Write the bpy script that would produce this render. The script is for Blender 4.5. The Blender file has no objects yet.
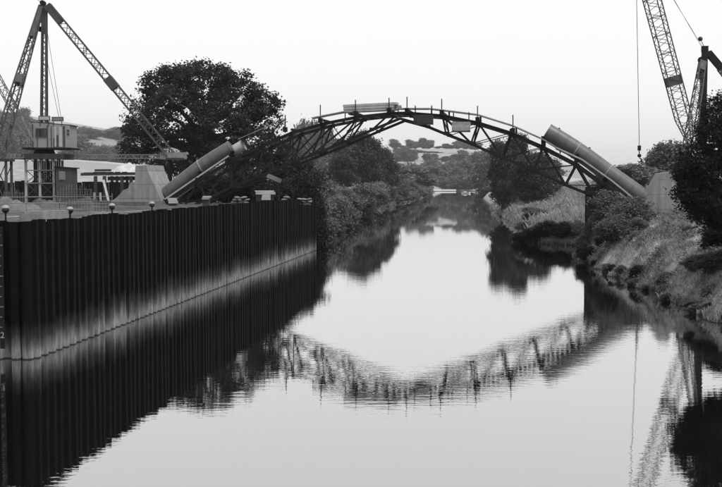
import bpy, math, random
import numpy as np
from mathutils import Vector, Matrix

R = math.radians
scene = bpy.context.scene
col = scene.collection

# ------------------------------------------------------------------ camera, sky, sun, exposure
F = 1100.0            # focal length in photograph pixels (frame 722 x 487)
H = 6.3               # camera height above the water
PITCH = math.atan(61.5 / F)
cam_d = bpy.data.cameras.new('camera')
cam_d.sensor_width = 36.0
cam_d.lens = 36.0 * F / 722.0
cam_d.clip_start = 0.1
cam_d.clip_end = 12000
cam = bpy.data.objects.new('camera', cam_d)
col.objects.link(cam)
cam.location = (0, 0, H)
cam.rotation_euler = (math.pi / 2 - PITCH, 0, 0)
scene.camera = cam

SUN_EL, SUN_AZ = R(64), R(132)       # high hazy sun, behind the camera and to the right
world = bpy.data.worlds.new('World')
scene.world = world
world.use_nodes = True
wn, wl = world.node_tree.nodes, world.node_tree.links
wn.clear()
sky = wn.new('ShaderNodeTexSky')
sky.sky_type = 'NISHITA'
sky.sun_disc = False
sky.sun_elevation = SUN_EL
sky.sun_rotation = SUN_AZ
sky.air_density = 1.0
sky.dust_density = 4.0
bw = wn.new('ShaderNodeRGBToBW')            # black-and-white film
pw = wn.new('ShaderNodeMath'); pw.operation = 'POWER'; pw.inputs[1].default_value = 0.26   # even cloud layer
mu = wn.new('ShaderNodeMath'); mu.operation = 'MULTIPLY'; mu.inputs[1].default_value = 5.6
bg = wn.new('ShaderNodeBackground'); bg.inputs[1].default_value = 0.105
wo = wn.new('ShaderNodeOutputWorld')
wl.new(sky.outputs[0], bw.inputs[0]); wl.new(bw.outputs[0], pw.inputs[0]); wl.new(pw.outputs[0], mu.inputs[0])
wl.new(mu.outputs[0], bg.inputs[0]); wl.new(bg.outputs[0], wo.inputs[0])

sun_d = bpy.data.lights.new('sun', 'SUN')
sun_d.energy = 2.4
sun_d.angle = R(12)
sun_d.color = (1, 1, 1)
sun = bpy.data.objects.new('sun', sun_d)
col.objects.link(sun)
to_sun = Vector((math.sin(SUN_AZ) * math.cos(SUN_EL), math.cos(SUN_AZ) * math.cos(SUN_EL), math.sin(SUN_EL)))
sun.rotation_euler = to_sun.to_track_quat('Z', 'Y').to_euler()
sun.location = (0, 100, 80)

scene.view_settings.view_transform = 'Standard'
scene.view_settings.look = 'None'
scene.view_settings.gamma = 1
scene.view_settings.exposure = 0.4
scene.render.engine = 'CYCLES'
scene.cycles.use_denoising = True
scene.cycles.max_bounces = 5
scene.cycles.diffuse_bounces = 2
scene.cycles.glossy_bounces = 3
scene.cycles.transparent_max_bounces = 6
scene.cycles.volume_bounces = 0
scene.cycles.caustics_reflective = False
scene.cycles.caustics_refractive = False

# ------------------------------------------------------------------ pixel -> direction
cp, sp = math.cos(PITCH), math.sin(PITCH)
def ray(px, py):
    a = (px - 361.0) / F
    b = -(py - 243.5) / F
    return Vector((a, cp + b * sp, -sp + b * cp))
def at(px, py, Y):
    d = ray(px, py)
    t = Y / d.y
    return Vector((d.x * t, Y, H + d.z * t))
def on(px, py, z):
    d = ray(px, py)
    t = (z - H) / d.z
    return Vector((d.x * t, d.y * t, z))

# ------------------------------------------------------------------ materials
def new_mat(name, val, var=0.25, scale=2.0, rough=0.8, bump=0.0, bscale=20.0, detail=5, metal=0.0, spec=0.3, coord='Object', objvar=0.0):
    m = bpy.data.materials.new(name)
    m.use_nodes = True
    n, l = m.node_tree.nodes, m.node_tree.links
    p = n['Principled BSDF']
    p.inputs['Roughness'].default_value = rough
    p.inputs['Metallic'].default_value = metal
    p.inputs['Specular IOR Level'].default_value = spec
    tc = n.new('ShaderNodeTexCoord')
    nz = n.new('ShaderNodeTexNoise'); nz.inputs['Scale'].default_value = scale; nz.inputs['Detail'].default_value = detail
    nz.inputs['Roughness'].default_value = 0.65
    l.new(tc.outputs[coord], nz.inputs['Vector'])
    mr = n.new('ShaderNodeMapRange')
    mr.inputs[1].default_value = 0.25; mr.inputs[2].default_value = 0.75
    mr.inputs[3].default_value = val * (1 - var); mr.inputs[4].default_value = val * (1 + var)
    l.new(nz.outputs['Fac'], mr.inputs[0])
    out = mr.outputs[0]
    if objvar:
        oi = n.new('ShaderNodeObjectInfo')
        mr2 = n.new('ShaderNodeMapRange')
        mr2.inputs[3].default_value = 1 - objvar; mr2.inputs[4].default_value = 1 + objvar
        l.new(oi.outputs['Random'], mr2.inputs[0])
        mm = n.new('ShaderNodeMath'); mm.operation = 'MULTIPLY'
        l.new(out, mm.inputs[0]); l.new(mr2.outputs[0], mm.inputs[1])
        out = mm.outputs[0]
    l.new(out, p.inputs['Base Color'])
    m['out'] = 0
    if bump:
        nb = n.new('ShaderNodeTexNoise'); nb.inputs['Scale'].default_value = bscale; nb.inputs['Detail'].default_value = 6
        l.new(tc.outputs[coord], nb.inputs['Vector'])
        bp = n.new('ShaderNodeBump'); bp.inputs['Strength'].default_value = bump; bp.inputs['Distance'].default_value = 0.05
        l.new(nb.outputs['Fac'], bp.inputs['Height']); l.new(bp.outputs[0], p.inputs['Normal'])
    return m

def leaf_mat(name, val, var=0.35, scale=0.5, trans=0.25):
    m = bpy.data.materials.new(name)
    m.use_nodes = True
    n, l = m.node_tree.nodes, m.node_tree.links
    n.clear()
    tc = n.new('ShaderNodeTexCoord')
    nz = n.new('ShaderNodeTexNoise'); nz.inputs['Scale'].default_value = scale; nz.inputs['Detail'].default_value = 6
    nz.inputs['Roughness'].default_value = 0.75
    l.new(tc.outputs['Object'], nz.inputs['Vector'])
    mr = n.new('ShaderNodeMapRange')
    mr.inputs[1].default_value = 0.28; mr.inputs[2].default_value = 0.72
    mr.inputs[3].default_value = val * (1 - var); mr.inputs[4].default_value = val * (1 + var)
    l.new(nz.outputs['Fac'], mr.inputs[0])
    d = n.new('ShaderNodeBsdfDiffuse'); t = n.new('ShaderNodeBsdfTranslucent'); mx = n.new('ShaderNodeMixShader')
    mx.inputs[0].default_value = trans
    o = n.new('ShaderNodeOutputMaterial')
    l.new(mr.outputs[0], d.inputs[0]); l.new(mr.outputs[0], t.inputs[0])
    l.new(d.outputs[0], mx.inputs[1]); l.new(t.outputs[0], mx.inputs[2]); l.new(mx.outputs[0], o.inputs[0])
    return m

M = {}
M['steel_dark'] = new_mat('dark painted steel', 0.010, 0.4, 1.5, 0.7, 0.1, spec=0.12)
M['steel_crane'] = new_mat('crane steel', 0.05, 0.35, 1.0, 0.6)
M['steel_pale'] = new_mat('weathered pale steel', 0.15, 0.35, 1.2, 0.6)
M['pipe'] = new_mat('coated pipe steel', 0.09, 0.3, 0.9, 0.38, 0.08, 8)
M['pipe_strap'] = new_mat('pipe strap', 0.07, 0.4, 3, 0.5)
M['pipe_seam'] = new_mat('weld seam', 0.2, 0.2, 3, 0.6)
M['rail_pale'] = new_mat('worn runner rail', 0.3, 0.3, 2.0, 0.5)
M['concrete'] = new_mat('board-marked concrete', 0.2, 0.22, 1.1, 0.9, 0.3, 14)
def board_marks(m, period):
    n, l = m.node_tree.nodes, m.node_tree.links
    p = n['Principled BSDF']; base = p.inputs['Base Color'].links[0].from_socket
    tc = n.new('ShaderNodeTexCoord'); sx = n.new('ShaderNodeSeparateXYZ'); l.new(tc.outputs['Object'], sx.inputs[0])
    nz = n.new('ShaderNodeTexNoise'); nz.inputs['Scale'].default_value = 6; l.new(tc.outputs['Object'], nz.inputs['Vector'])
    md = n.new('ShaderNodeMath'); md.operation = 'PINGPONG'; md.inputs[1].default_value = period
    l.new(sx.outputs['Z'], md.inputs[0])
    st = n.new('ShaderNodeMapRange'); st.inputs[1].default_value = 0.0; st.inputs[2].default_value = 0.05; st.inputs[3].default_value = .62; st.inputs[4].default_value = 1.0
    l.new(md.outputs[0], st.inputs[0])
    # rain streaks
    mp = n.new('ShaderNodeMapping'); mp.inputs['Scale'].default_value = (3.5, 3.5, .25); l.new(tc.outputs['Object'], mp.inputs[0])
    sk = n.new('ShaderNodeTexNoise'); sk.inputs['Scale'].default_value = 1.0; sk.inputs['Detail'].default_value = 6; l.new(mp.outputs[0], sk.inputs['Vector'])
    sr = n.new('ShaderNodeMapRange'); sr.inputs[1].default_value = .35; sr.inputs[2].default_value = .65; sr.inputs[3].default_value = .78; sr.inputs[4].default_value = 1.1
    l.new(sk.outputs['Fac'], sr.inputs[0])
    a = n.new('ShaderNodeMath'); a.operation = 'MULTIPLY'; l.new(st.outputs[0], a.inputs[0]); l.new(sr.outputs[0], a.inputs[1])
    mx = n.new('ShaderNodeMix'); mx.data_type = 'RGBA'; mx.blend_type = 'MULTIPLY'; mx.inputs[0].default_value = 1
    l.new(base, mx.inputs[6]); l.new(a.outputs[0], mx.inputs[7]); l.new(mx.outputs[2], p.inputs['Base Color'])
board_marks(M['concrete'], 0.62)
M['concrete_dark'] = new_mat('stained concrete', 0.1, 0.4, 1.4, 0.95, 0.3, 10)
M['timber'] = new_mat('grey scaffold board', 0.27, 0.3, 3.0, 0.85, 0.2, 25, objvar=0.3)
M['timber_dark'] = new_mat('tarred timber', 0.03, 0.4, 2.0, 0.85, 0.2, 20)
M['cabin'] = new_mat('painted cabin board', 0.22, 0.18, 1.5, 0.7, 0.1)
M['cabin_dark'] = new_mat('cabin trim', 0.05, 0.2, 2, 0.7)
M['glass'] = new_mat('window glass', 0.015, 0.2, 2, 0.08, spec=0.6)
M['white'] = new_mat('whitewashed board', 0.34, 0.12, 2, 0.75)
M['tarp'] = new_mat('pale tarpaulin', 0.4, 0.2, 1.4, 0.8, 0.5, 3)
M['sack'] = new_mat('jute sack', 0.11, 0.3, 5, 0.9, 0.3, 30, objvar=0.4)
M['lamp_dark'] = new_mat('lamp body', 0.02, 0.3, 8, 0.4)
M['lamp_pale'] = new_mat('lamp hood', 0.22, 0.15, 8, 0.5)
M['bark'] = new_mat('bark', 0.05, 0.4, 4, 0.95, 0.6, 12)
M['leaf_oak'] = leaf_mat('oak leaves', 0.034, 0.62, 0.35)
M['leaf_dark'] = leaf_mat('dark leaves', 0.022, 0.45, 0.6)
M['leaf_mid'] = leaf_mat('mid leaves', 0.11, 0.4, 0.3)
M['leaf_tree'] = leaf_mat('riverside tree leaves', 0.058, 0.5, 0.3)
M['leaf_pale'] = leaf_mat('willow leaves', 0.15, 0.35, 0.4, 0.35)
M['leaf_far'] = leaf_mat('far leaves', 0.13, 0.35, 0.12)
M['grass'] = leaf_mat('grass blades', 0.3, 0.55, 0.35, 0.35)

# sheet pile steel: tarred black, with a silt band left by the river above the waterline
def pile_mat():
    m = new_mat('sheet pile steel', 0.004, 0.6, 1.3, 0.75, 0.15, 10, spec=0.04, objvar=0.3)
    n, l = m.node_tree.nodes, m.node_tree.links
    p = n['Principled BSDF']
    base = p.inputs['Base Color'].links[0].from_socket
    geo = n.new('ShaderNodeNewGeometry')
    sx = n.new('ShaderNodeSeparateXYZ'); l.new(geo.outputs['Position'], sx.inputs[0])
    nz = n.new('ShaderNodeTexNoise'); nz.inputs['Scale'].default_value = 1.0; nz.inputs['Detail'].default_value = 5
    mp = n.new('ShaderNodeMapping'); mp.inputs['Scale'].default_value = (2.0, 2.0, 0.35)
    l.new(geo.outputs['Position'], mp.inputs[0]); l.new(mp.outputs[0], nz.inputs['Vector'])
    a = n.new('ShaderNodeMath'); a.operation = 'MULTIPLY_ADD'; a.inputs[1].default_value = -1.3; a.inputs[2].default_value = 0.65
    l.new(nz.outputs['Fac'], a.inputs[0])
    b = n.new('ShaderNodeMath'); b.operation = 'ADD'; l.new(sx.outputs['Z'], b.inputs[0]); l.new(a.outputs[0], b.inputs[1])
    oi = n.new('ShaderNodeObjectInfo')
    b2_ = n.new('ShaderNodeMath'); b2_.operation = 'MULTIPLY_ADD'; b2_.inputs[1].default_value = 0.2
    l.new(oi.outputs['Random'], b2_.inputs[0]); l.new(b.outputs[0], b2_.inputs[2]); b = b2_
    st_ = n.new('ShaderNodeTexNoise'); st_.inputs['Scale'].default_value = 1.0; st_.inputs['Detail'].default_value = 4
    mps = n.new('ShaderNodeMapping'); mps.inputs['Scale'].default_value = (9.0, 9.0, 0.5)
    l.new(geo.outputs['Position'], mps.inputs[0]); l.new(mps.outputs[0], st_.inputs['Vector'])
    b3_ = n.new('ShaderNodeMath'); b3_.operation = 'MULTIPLY_ADD'; b3_.inputs[1].default_value = 0.6
    l.new(st_.outputs['Fac'], b3_.inputs[0]); l.new(b.outputs[0], b3_.inputs[2])
    b4_ = n.new('ShaderNodeMath'); b4_.operation = 'SUBTRACT'; b4_.inputs[1].default_value = 0.38
    l.new(b3_.outputs[0], b4_.inputs[0]); b = b4_
    cr = n.new('ShaderNodeValToRGB')
    e = cr.color_ramp.elements
    e[0].position = 0.0; e[0].color = (.9, .9, .9, 1)
    e[1].position = 1.0; e[1].color = (0, 0, 0, 1)
    for pos, v in ((0.2, .9), (0.4, .42), (0.62, .12)):
        k = cr.color_ramp.elements.new(pos); k.color = (v, v, v, 1)
    mr = n.new('ShaderNodeMapRange'); mr.inputs[1].default_value = 0.0; mr.inputs[2].default_value = 1.45
    l.new(b.outputs[0], mr.inputs[0]); l.new(mr.outputs[0], cr.inputs[0])
    nz2 = n.new('ShaderNodeTexNoise'); nz2.inputs['Scale'].default_value = 3.0; nz2.inputs['Detail'].default_value = 6
    l.new(mp.outputs[0], nz2.inputs['Vector'])
    mr2 = n.new('ShaderNodeMapRange'); mr2.inputs[1].default_value = .3; mr2.inputs[2].default_value = .7
    mr2.inputs[3].default_value = 0.14; mr2.inputs[4].default_value = 0.36
    l.new(nz2.outputs['Fac'], mr2.inputs[0])
    mx = n.new('ShaderNodeMix'); mx.data_type = 'RGBA'
    l.new(cr.outputs[0], mx.inputs[0]); l.new(base, mx.inputs[6]); l.new(mr2.outputs[0], mx.inputs[7])
    wet = n.new('ShaderNodeMapRange'); wet.inputs[1].default_value = 0.02; wet.inputs[2].default_value = 0.06
    wet.inputs[3].default_value = 0.2; wet.inputs[4].default_value = 1.0
    l.new(sx.outputs['Z'], wet.inputs[0])
    mw_ = n.new('ShaderNodeMix'); mw_.data_type = 'RGBA'; mw_.blend_type = 'MULTIPLY'; mw_.inputs[0].default_value = 1.0
    l.new(mx.outputs[2], mw_.inputs[6]); l.new(wet.outputs[0], mw_.inputs[7])
    l.new(mw_.outputs[2], p.inputs['Base Color'])
    return m
M['pile'] = pile_mat()

def ground_mat(name, lo, hi, scale, bump=0.6):
    m = new_mat(name, 0.1, 0.5, scale, 0.95, bump, 3.0, spec=0.1)
    n, l = m.node_tree.nodes, m.node_tree.links
    p = n['Principled BSDF']
    tc = n.new('ShaderNodeTexCoord')
    nz = n.new('ShaderNodeTexNoise'); nz.inputs['Scale'].default_value = scale; nz.inputs['Detail'].default_value = 9
    nz.inputs['Roughness'].default_value = 0.7
    l.new(tc.outputs['Object'], nz.inputs['Vector'])
    mr = n.new('ShaderNodeMapRange'); mr.inputs[1].default_value = .3; mr.inputs[2].default_value = .7
    mr.inputs[3].default_value = lo; mr.inputs[4].default_value = hi
    l.new(nz.outputs['Fac'], mr.inputs[0]); l.new(mr.outputs[0], p.inputs['Base Color'])
    return m
M['site'] = ground_mat('trodden site ground', 0.025, 0.10, 0.6)

def terrain_mat():
    m = ground_mat('meadow and bank', 0.1, 0.36, 0.35)
    n, l = m.node_tree.nodes, m.node_tree.links
    p = n['Principled BSDF']
    base = p.inputs['Base Color'].links[0].from_socket
    # far fields: each a tone of its own
    tc = n.new('ShaderNodeTexCoord')
    vo = n.new('ShaderNodeTexVoronoi'); vo.inputs['Scale'].default_value = 0.006
    mp = n.new('ShaderNodeMapping'); mp.inputs['Scale'].default_value = (1.0, 0.55, 0.0)
    l.new(tc.outputs['Object'], mp.inputs[0]); l.new(mp.outputs[0], vo.inputs['Vector'])
    sep = n.new('ShaderNodeSeparateColor'); l.new(vo.outputs['Color'], sep.inputs[0])
    mr = n.new('ShaderNodeMapRange'); mr.inputs[3].default_value = 0.16; mr.inputs[4].default_value = 0.34
    l.new(sep.outputs[0], mr.inputs[0])
    geo = n.new('ShaderNodeSeparateXYZ'); l.new(tc.outputs['Object'], geo.inputs[0])
    fr = n.new('ShaderNodeMapRange'); fr.inputs[1].default_value = 300; fr.inputs[2].default_value = 420
    l.new(geo.outputs['Y'], fr.inputs[0])
    mx = n.new('ShaderNodeMix'); mx.data_type = 'RGBA'
    l.new(fr.outputs[0], mx.inputs[0]); l.new(base, mx.inputs[6]); l.new(mr.outputs[0], mx.inputs[7])
    # wet mud by the water
    mud = n.new('ShaderNodeMapRange'); mud.inputs[1].default_value = 0.15; mud.inputs[2].default_value = 0.5
    l.new(geo.outputs['Z'], mud.inputs[0])
    mx2 = n.new('ShaderNodeMix'); mx2.data_type = 'RGBA'
    mx2.inputs[6].default_value = (0.03, 0.03, 0.03, 1)
    l.new(mud.outputs[0], mx2.inputs[0]); l.new(mx.outputs[2], mx2.inputs[7])
    l.new(mx2.outputs[2], p.inputs['Base Color'])
    return m
M['terrain'] = terrain_mat()

def water_mat():
    m = bpy.data.materials.new('river water')
    m.use_nodes = True
    n, l = m.node_tree.nodes, m.node_tree.links
    n.clear()
    geo = n.new('ShaderNodeNewGeometry')
    def wave(sx, sy, scale, detail):
        mp = n.new('ShaderNodeMapping'); mp.inputs['Scale'].default_value = (sx, sy, 1)
        l.new(geo.outputs['Position'], mp.inputs[0])
        z = n.new('ShaderNodeTexNoise'); z.inputs['Scale'].default_value = scale; z.inputs['Detail'].default_value = detail
        z.inputs['Roughness'].default_value = 0.5
        l.new(mp.outputs[0], z.inputs['Vector'])
        return z.outputs['Fac']
    a = wave(0.5, 1.3, 3.2, 3)
    b = wave(0.35, 1.0, 0.45, 2)
    big = wave(0.03, 0.012, 1.0, 2)           # breezy and calm patches
    pr = n.new('ShaderNodeMapRange'); pr.inputs[1].default_value = .4; pr.inputs[2].default_value = .62
    pr.inputs[3].default_value = 0.35; pr.inputs[4].default_value = 1.0
    l.new(big, pr.inputs[0])
    am = n.new('ShaderNodeMath'); am.operation = 'MULTIPLY'; l.new(a, am.inputs[0]); l.new(pr.outputs[0], am.inputs[1])
    sm = n.new('ShaderNodeMath'); sm.operation = 'MULTIPLY_ADD'; sm.inputs[1].default_value = 0.9
    l.new(b, sm.inputs[0]); l.new(am.outputs[0], sm.inputs[2])
    sy = n.new('ShaderNodeSeparateXYZ'); l.new(geo.outputs['Position'], sy.inputs[0])
    cy = n.new('ShaderNodeMapRange'); cy.inputs[1].default_value = 22; cy.inputs[2].default_value = 90
    cy.inputs[3].default_value = 0.0048; cy.inputs[4].default_value = 0.0009
    l.new(sy.outputs['Y'], cy.inputs[0])
    bp = n.new('ShaderNodeBump'); bp.inputs['Strength'].default_value = 1.0; l.new(cy.outputs[0], bp.inputs['Distance'])
    l.new(sm.outputs[0], bp.inputs['Height'])
    gl = n.new('ShaderNodeBsdfGlossy'); gl.inputs['Roughness'].default_value = 0.003
    gl.inputs['Color'].default_value = (1, 1, 1, 1)
    df = n.new('ShaderNodeBsdfDiffuse'); df.inputs['Color'].default_value = (0.003, 0.003, 0.003, 1)
    lw = n.new('ShaderNodeLayerWeight'); lw.inputs['Blend'].default_value = 0.5
    p5 = n.new('ShaderNodeMath'); p5.operation = 'POWER'; p5.inputs[1].default_value = 5.0
    l.new(lw.outputs['Facing'], p5.inputs[0])
    fr = n.new('ShaderNodeMapRange'); fr.inputs[3].default_value = 0.50; fr.inputs[4].default_value = 1.0
    l.new(p5.outputs[0], fr.inputs[0])
    mx = n.new('ShaderNodeMixShader')
    o = n.new('ShaderNodeOutputMaterial')
    l.new(bp.outputs[0], gl.inputs['Normal'])
    l.new(fr.outputs[0], mx.inputs[0]); l.new(df.outputs[0], mx.inputs[1]); l.new(gl.outputs[0], mx.inputs[2])
    l.new(mx.outputs[0], o.inputs[0])
    return m
M['water'] = water_mat()

# ------------------------------------------------------------------ mesh helpers
class MB:
    def __init__(s):
        s.v, s.f = [], []
    def add(s, vs, fs):
        b = len(s.v)
        s.v += [tuple(v) for v in vs]
        s.f += [tuple(i + b for i in f) for f in fs]
        return s
    def box(s, c, d, rz=0.0):
        hx, hy, hz = d[0] / 2, d[1] / 2, d[2] / 2
        cs, sn = math.cos(rz), math.sin(rz)
        vs = []
        for z in (-hz, hz):
            for x, y in ((-hx, -hy), (hx, -hy), (hx, hy), (-hx, hy)):
                vs.append((c[0] + x * cs - y * sn, c[1] + x * sn + y * cs, c[2] + z))
        return s.add(vs, [(3, 2, 1, 0), (4, 5, 6, 7), (0, 1, 5, 4), (1, 2, 6, 5), (2, 3, 7, 6), (3, 0, 4, 7)])
    def bar(s, a, b, w, h=None, up=(0, 0, 1), w2=None, h2=None):
        a, b = Vector(a), Vector(b)
        h = w if h is None else h
        w2 = w if w2 is None else w2
        h2 = h if h2 is None else h2
        d = (b - a).normalized()
        u = Vector(up)
        if abs(d.dot(u)) > 0.98: u = Vector((0, 1, 0))
        sx = d.cross(u).normalized(); sz = sx.cross(d).normalized()
        vs = []
        for p, ww, hh in ((a, w, h), (b, w2, h2)):
            for x, z in ((-1, -1), (1, -1), (1, 1), (-1, 1)):
                vs.append(p + sx * (x * ww / 2) + sz * (z * hh / 2))
        return s.add(vs, [(3, 2, 1, 0), (4, 5, 6, 7), (0, 1, 5, 4), (1, 2, 6, 5), (2, 3, 7, 6), (3, 0, 4, 7)])
    def tube(s, pts, rs, seg=10, cap=True):
        pts = [Vector(p) for p in pts]
        if not hasattr(rs, '__len__'): rs = [rs] * len(pts)
        rings = []
        for i, p in enumerate(pts):
            d = (pts[min(i + 1, len(pts) - 1)] - pts[max(i - 1, 0)]).normalized()
            u = Vector((0, 0, 1)) if abs(d.z) < 0.95 else Vector((0, 1, 0))
            x = d.cross(u).normalized(); y = x.cross(d).normalized()
            rings.append([p + (x * math.cos(2 * math.pi * k / seg) + y * math.sin(2 * math.pi * k / seg)) * rs[i] for k in range(seg)])
        b = len(s.v)
        for r in rings: s.v += [tuple(v) for v in r]
        for i in range(len(rings) - 1):
            for k in range(seg):
                k2 = (k + 1) % seg
                s.f.append((b + i * seg + k, b + i * seg + k2, b + (i + 1) * seg + k2, b + (i + 1) * seg + k))
        if cap:
            s.f.append(tuple(b + k for k in reversed(range(seg))))
            s.f.append(tuple(b + (len(rings) - 1) * seg + k for k in range(seg)))
        return s
    def prism(s, poly, off):
        n = len(poly); off = Vector(off)
        vs = [Vector(p) for p in poly] + [Vector(p) + off for p in poly]
        fs = [tuple(range(n)), tuple(reversed(range(n, 2 * n)))]
        for i in range(n):
            j = (i + 1) % n
            fs.append((j, i, i + n, j + n))
        return s.add(vs, fs)
    def sphere(s, c, r, nu=12, nv=8, z0=-1.0, z1=1.0):
        b = len(s.v)
        ths = [math.acos(max(-1, min(1, z1 + (z0 - z1) * i / nv))) for i in range(nv + 1)]
        for t in ths:
            for k in range(nu):
                a = 2 * math.pi * k / nu
                s.v.append((c[0] + r * math.sin(t) * math.cos(a), c[1] + r * math.sin(t) * math.sin(a), c[2] + r * math.cos(t)))
        for i in range(nv):
            for k in range(nu):
                k2 = (k + 1) % nu
                s.f.append((b + i * nu + k, b + (i + 1) * nu + k, b + (i + 1) * nu + k2, b + i * nu + k2))
        return s
    def mesh(s, name, mat, smooth=False):
        m = bpy.data.meshes.new(name)
        m.from_pydata(s.v, [], s.f)
        m.materials.append(mat)
        if smooth: m.shade_smooth()
        m.update()
        return m
    def build(s, name, mat, parent=None, smooth=False, world=True):
        """vertices are world coordinates; under an Empty they are shifted to its frame"""
        if parent is not None and world:
            mw = parent.matrix_basis.copy(); q = parent.parent
            while q is not None: mw = q.matrix_basis @ mw; q = q.parent
            inv = mw.inverted()
            s.v = [tuple(inv @ Vector(v)) for v in s.v]
        elif parent is None and s.v:
            xs = np.array(s.v)
            c = Vector((float((xs[:, 0].min() + xs[:, 0].max()) / 2), float((xs[:, 1].min() + xs[:, 1].max()) / 2), float(xs[:, 2].min())))
            s.v = [tuple(Vector(v) - c) for v in s.v]
            o = link(name, s.mesh(name, mat, smooth)); o.location = c
            return o
        return link(name, s.mesh(name, mat, smooth), parent)

def link(name, data, parent=None, loc=None):
    o = bpy.data.objects.new(name, data)
    col.objects.link(o)
    if parent is not None: o.parent = parent
    if loc is not None: o.location = loc
    return o
def tag(o, label=None, cat=None, group=None, kind=None):
    if label: o['label'] = label
    if cat: o['category'] = cat
    if group: o['group'] = group
    if kind: o['kind'] = kind
    return o
def thing(name, loc, label, cat, group=None, rz=0.0):
    o = link(name, None, None, loc)
    o.rotation_euler = (0, 0, rz)
    o.empty_display_size = 0.3
    o.matrix_basis = Matrix.Translation(Vector(loc)) @ Matrix.Rotation(rz, 4, 'Z')
    return tag(o, label, cat, group)
def array_mesh(name, V, Q, mat, smooth=False):
    m = bpy.data.meshes.new(name)
    k = Q.shape[1]
    m.vertices.add(len(V)); m.vertices.foreach_set('co', np.ascontiguousarray(V, dtype=np.float32).ravel())
    m.loops.add(Q.size); m.loops.foreach_set('vertex_index', np.ascontiguousarray(Q, dtype=np.int32).ravel())
    m.polygons.add(len(Q))
    m.polygons.foreach_set('loop_start', np.arange(0, Q.size, k, dtype=np.int32))
    m.polygons.foreach_set('loop_total', np.full(len(Q), k, dtype=np.int32))
    m.update(calc_edges=True)
    if smooth: m.shade_smooth()
    m.materials.append(mat)
    return m

# ------------------------------------------------------------------ terrain and river
def wall_x(y): return -11.85 + 0.1185 * (y - 38.9)
XL = np.array([(-80, -22), (20, -20), (38, -15), (40, -12), (102, -4.5), (106, -5.6), (130, -5.2), (157, -4.0), (210, -1.8), (300, 10.0), (400, 22), (520, 33), (640, 40), (740, 45), (770, 60), (785, 300)], float)
XR = np.array([(-80, 15), (30, 15.5), (49, 16.0), (60, 16.5), (69, 16.9), (80, 17.2), (88, 17.8), (95, 18.6), (100, 20.0), (105, 21.4), (109, 21.0), (112, 18.0), (115, 16.2), (120, 17.0), (150, 22), (210, 26.5), (266, 31.5), (400, 44), (530, 60), (640, 82), (700, 120), (730, 300)], float)
def sst(a, b, x):
    t = np.clip((x - a) / (b - a), 0, 1)
    return t * t * (3 - 2 * t)
def xl(y): return np.interp(y, XL[:, 0], XL[:, 1])
def xr(y):
    y = np.asarray(y, float)
    return np.interp(y, XR[:, 0], XR[:, 1]) + (.32 * np.sin(y * .83 + .4) + .2 * np.sin(y * 2.1 + 1.0) + .1 * np.sin(y * 4.7)) * sst(30, 45, y) * (1 - sst(240, 300, y))
def lump(x, y):
    return (np.sin(x * 0.9 + 1.3 * np.sin(y * 0.37)) * np.sin(y * 0.71 + 1.1 * np.sin(x * 0.53)) * 0.5
            + 0.5 * np.sin(x * 2.3 + y * 1.1) * np.sin(y * 1.9 - x * 0.7) * 0.5)
def ground(x, y):
    x = np.asarray(x, float); y = np.asarray(y, float)
    dl = xl(y) - x            # >0 on the left bank
    dr = x - xr(y)            # >0 on the right bank
    zl = 3.7 * sst(-0.3, 7.0, dl) ** 0.8 + 0.8 * sst(6, 40, dl)
    near = 1 - sst(100, 112, y)
    zr = near * (2.3 * sst(-0.2, 2.2, dr) + 1.2 * sst(1.6, 6.0, dr)) + (1 - near) * (1.6 * sst(-0.2, 2.0, dr) + 4.2 * sst(1.5, 22.0, dr))
    far = sst(850, 1600, y)
    hill = far * (48 + 0.17 * np.clip(-x - 250, 0, 320) - 0.15 * np.clip(x - 150, 0, 260))
    hill += sst(150, 470, y) * sst(40, 120, -x) * 11
    hill += 5 * far * np.sin(x * 0.011 + 1.0) * np.sin(y * 0.006)
    z = np.where(dl > 0, zl + hill, np.where(dr > 0, zr + hill, -1.8 * sst(0.0, 1.5, np.minimum(-dl, -dr)) + 0.0 - 0.25))
    shut = sst(700, 760, y)
    z = np.where((dl <= 0) & (dr <= 0), z, z + 0.22 * lump(x, y) * sst(0.2, 2.0, np.maximum(dl, dr)))
    # the site side: keep the natural ground under the made-up platform
    site = (y < 104.5) & (y > 36) & (x < 0)
    z = np.where(site, np.minimum(z, np.where(x < wall_x(y) - 1.2, 3.9, -2.0)), z)
    return z
def gz(x, y): return float(ground(x, y))

xs = np.concatenate([np.linspace(-1900, -260, 26), np.linspace(-240, -62, 24), np.linspace(-58, -14, 23), np.arange(-12, 46, 0.5), np.linspace(47, 120, 40), np.linspace(130, 260, 18), np.linspace(300, 1900, 24)])
ys = np.concatenate([np.linspace(-140, 20, 17), np.arange(24, 130, 0.75), np.linspace(131, 330, 110), np.linspace(336, 1200, 90), np.linspace(1230, 2900, 18)])
GX, GY = np.meshgrid(xs, ys)
GZ = ground(GX, GY)
nx, ny = len(xs), len(ys)
V = np.stack([GX.ravel(), GY.ravel(), GZ.ravel()], 1)
ii, jj = np.meshgrid(np.arange(nx - 1), np.arange(ny - 1))
b = (jj * nx + ii).ravel()
Q = np.stack([b, b + 1, b + nx + 1, b + nx], 1)
terrain = link('ground', array_mesh('ground', V, Q, M['terrain'], True))
tag(terrain, kind='structure', label='grassy river banks and rolling hills of hedged fields')

wv = MB(); wv.add([(-130, -130, 0), (330, -130, 0), (330, 840, 0), (-130, 840, 0)], [(0, 1, 2, 3)])
water = link('river', wv.mesh('river', M['water']))
tag(water, kind='structure', label='calm river mirroring the sky and the arch')

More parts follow.
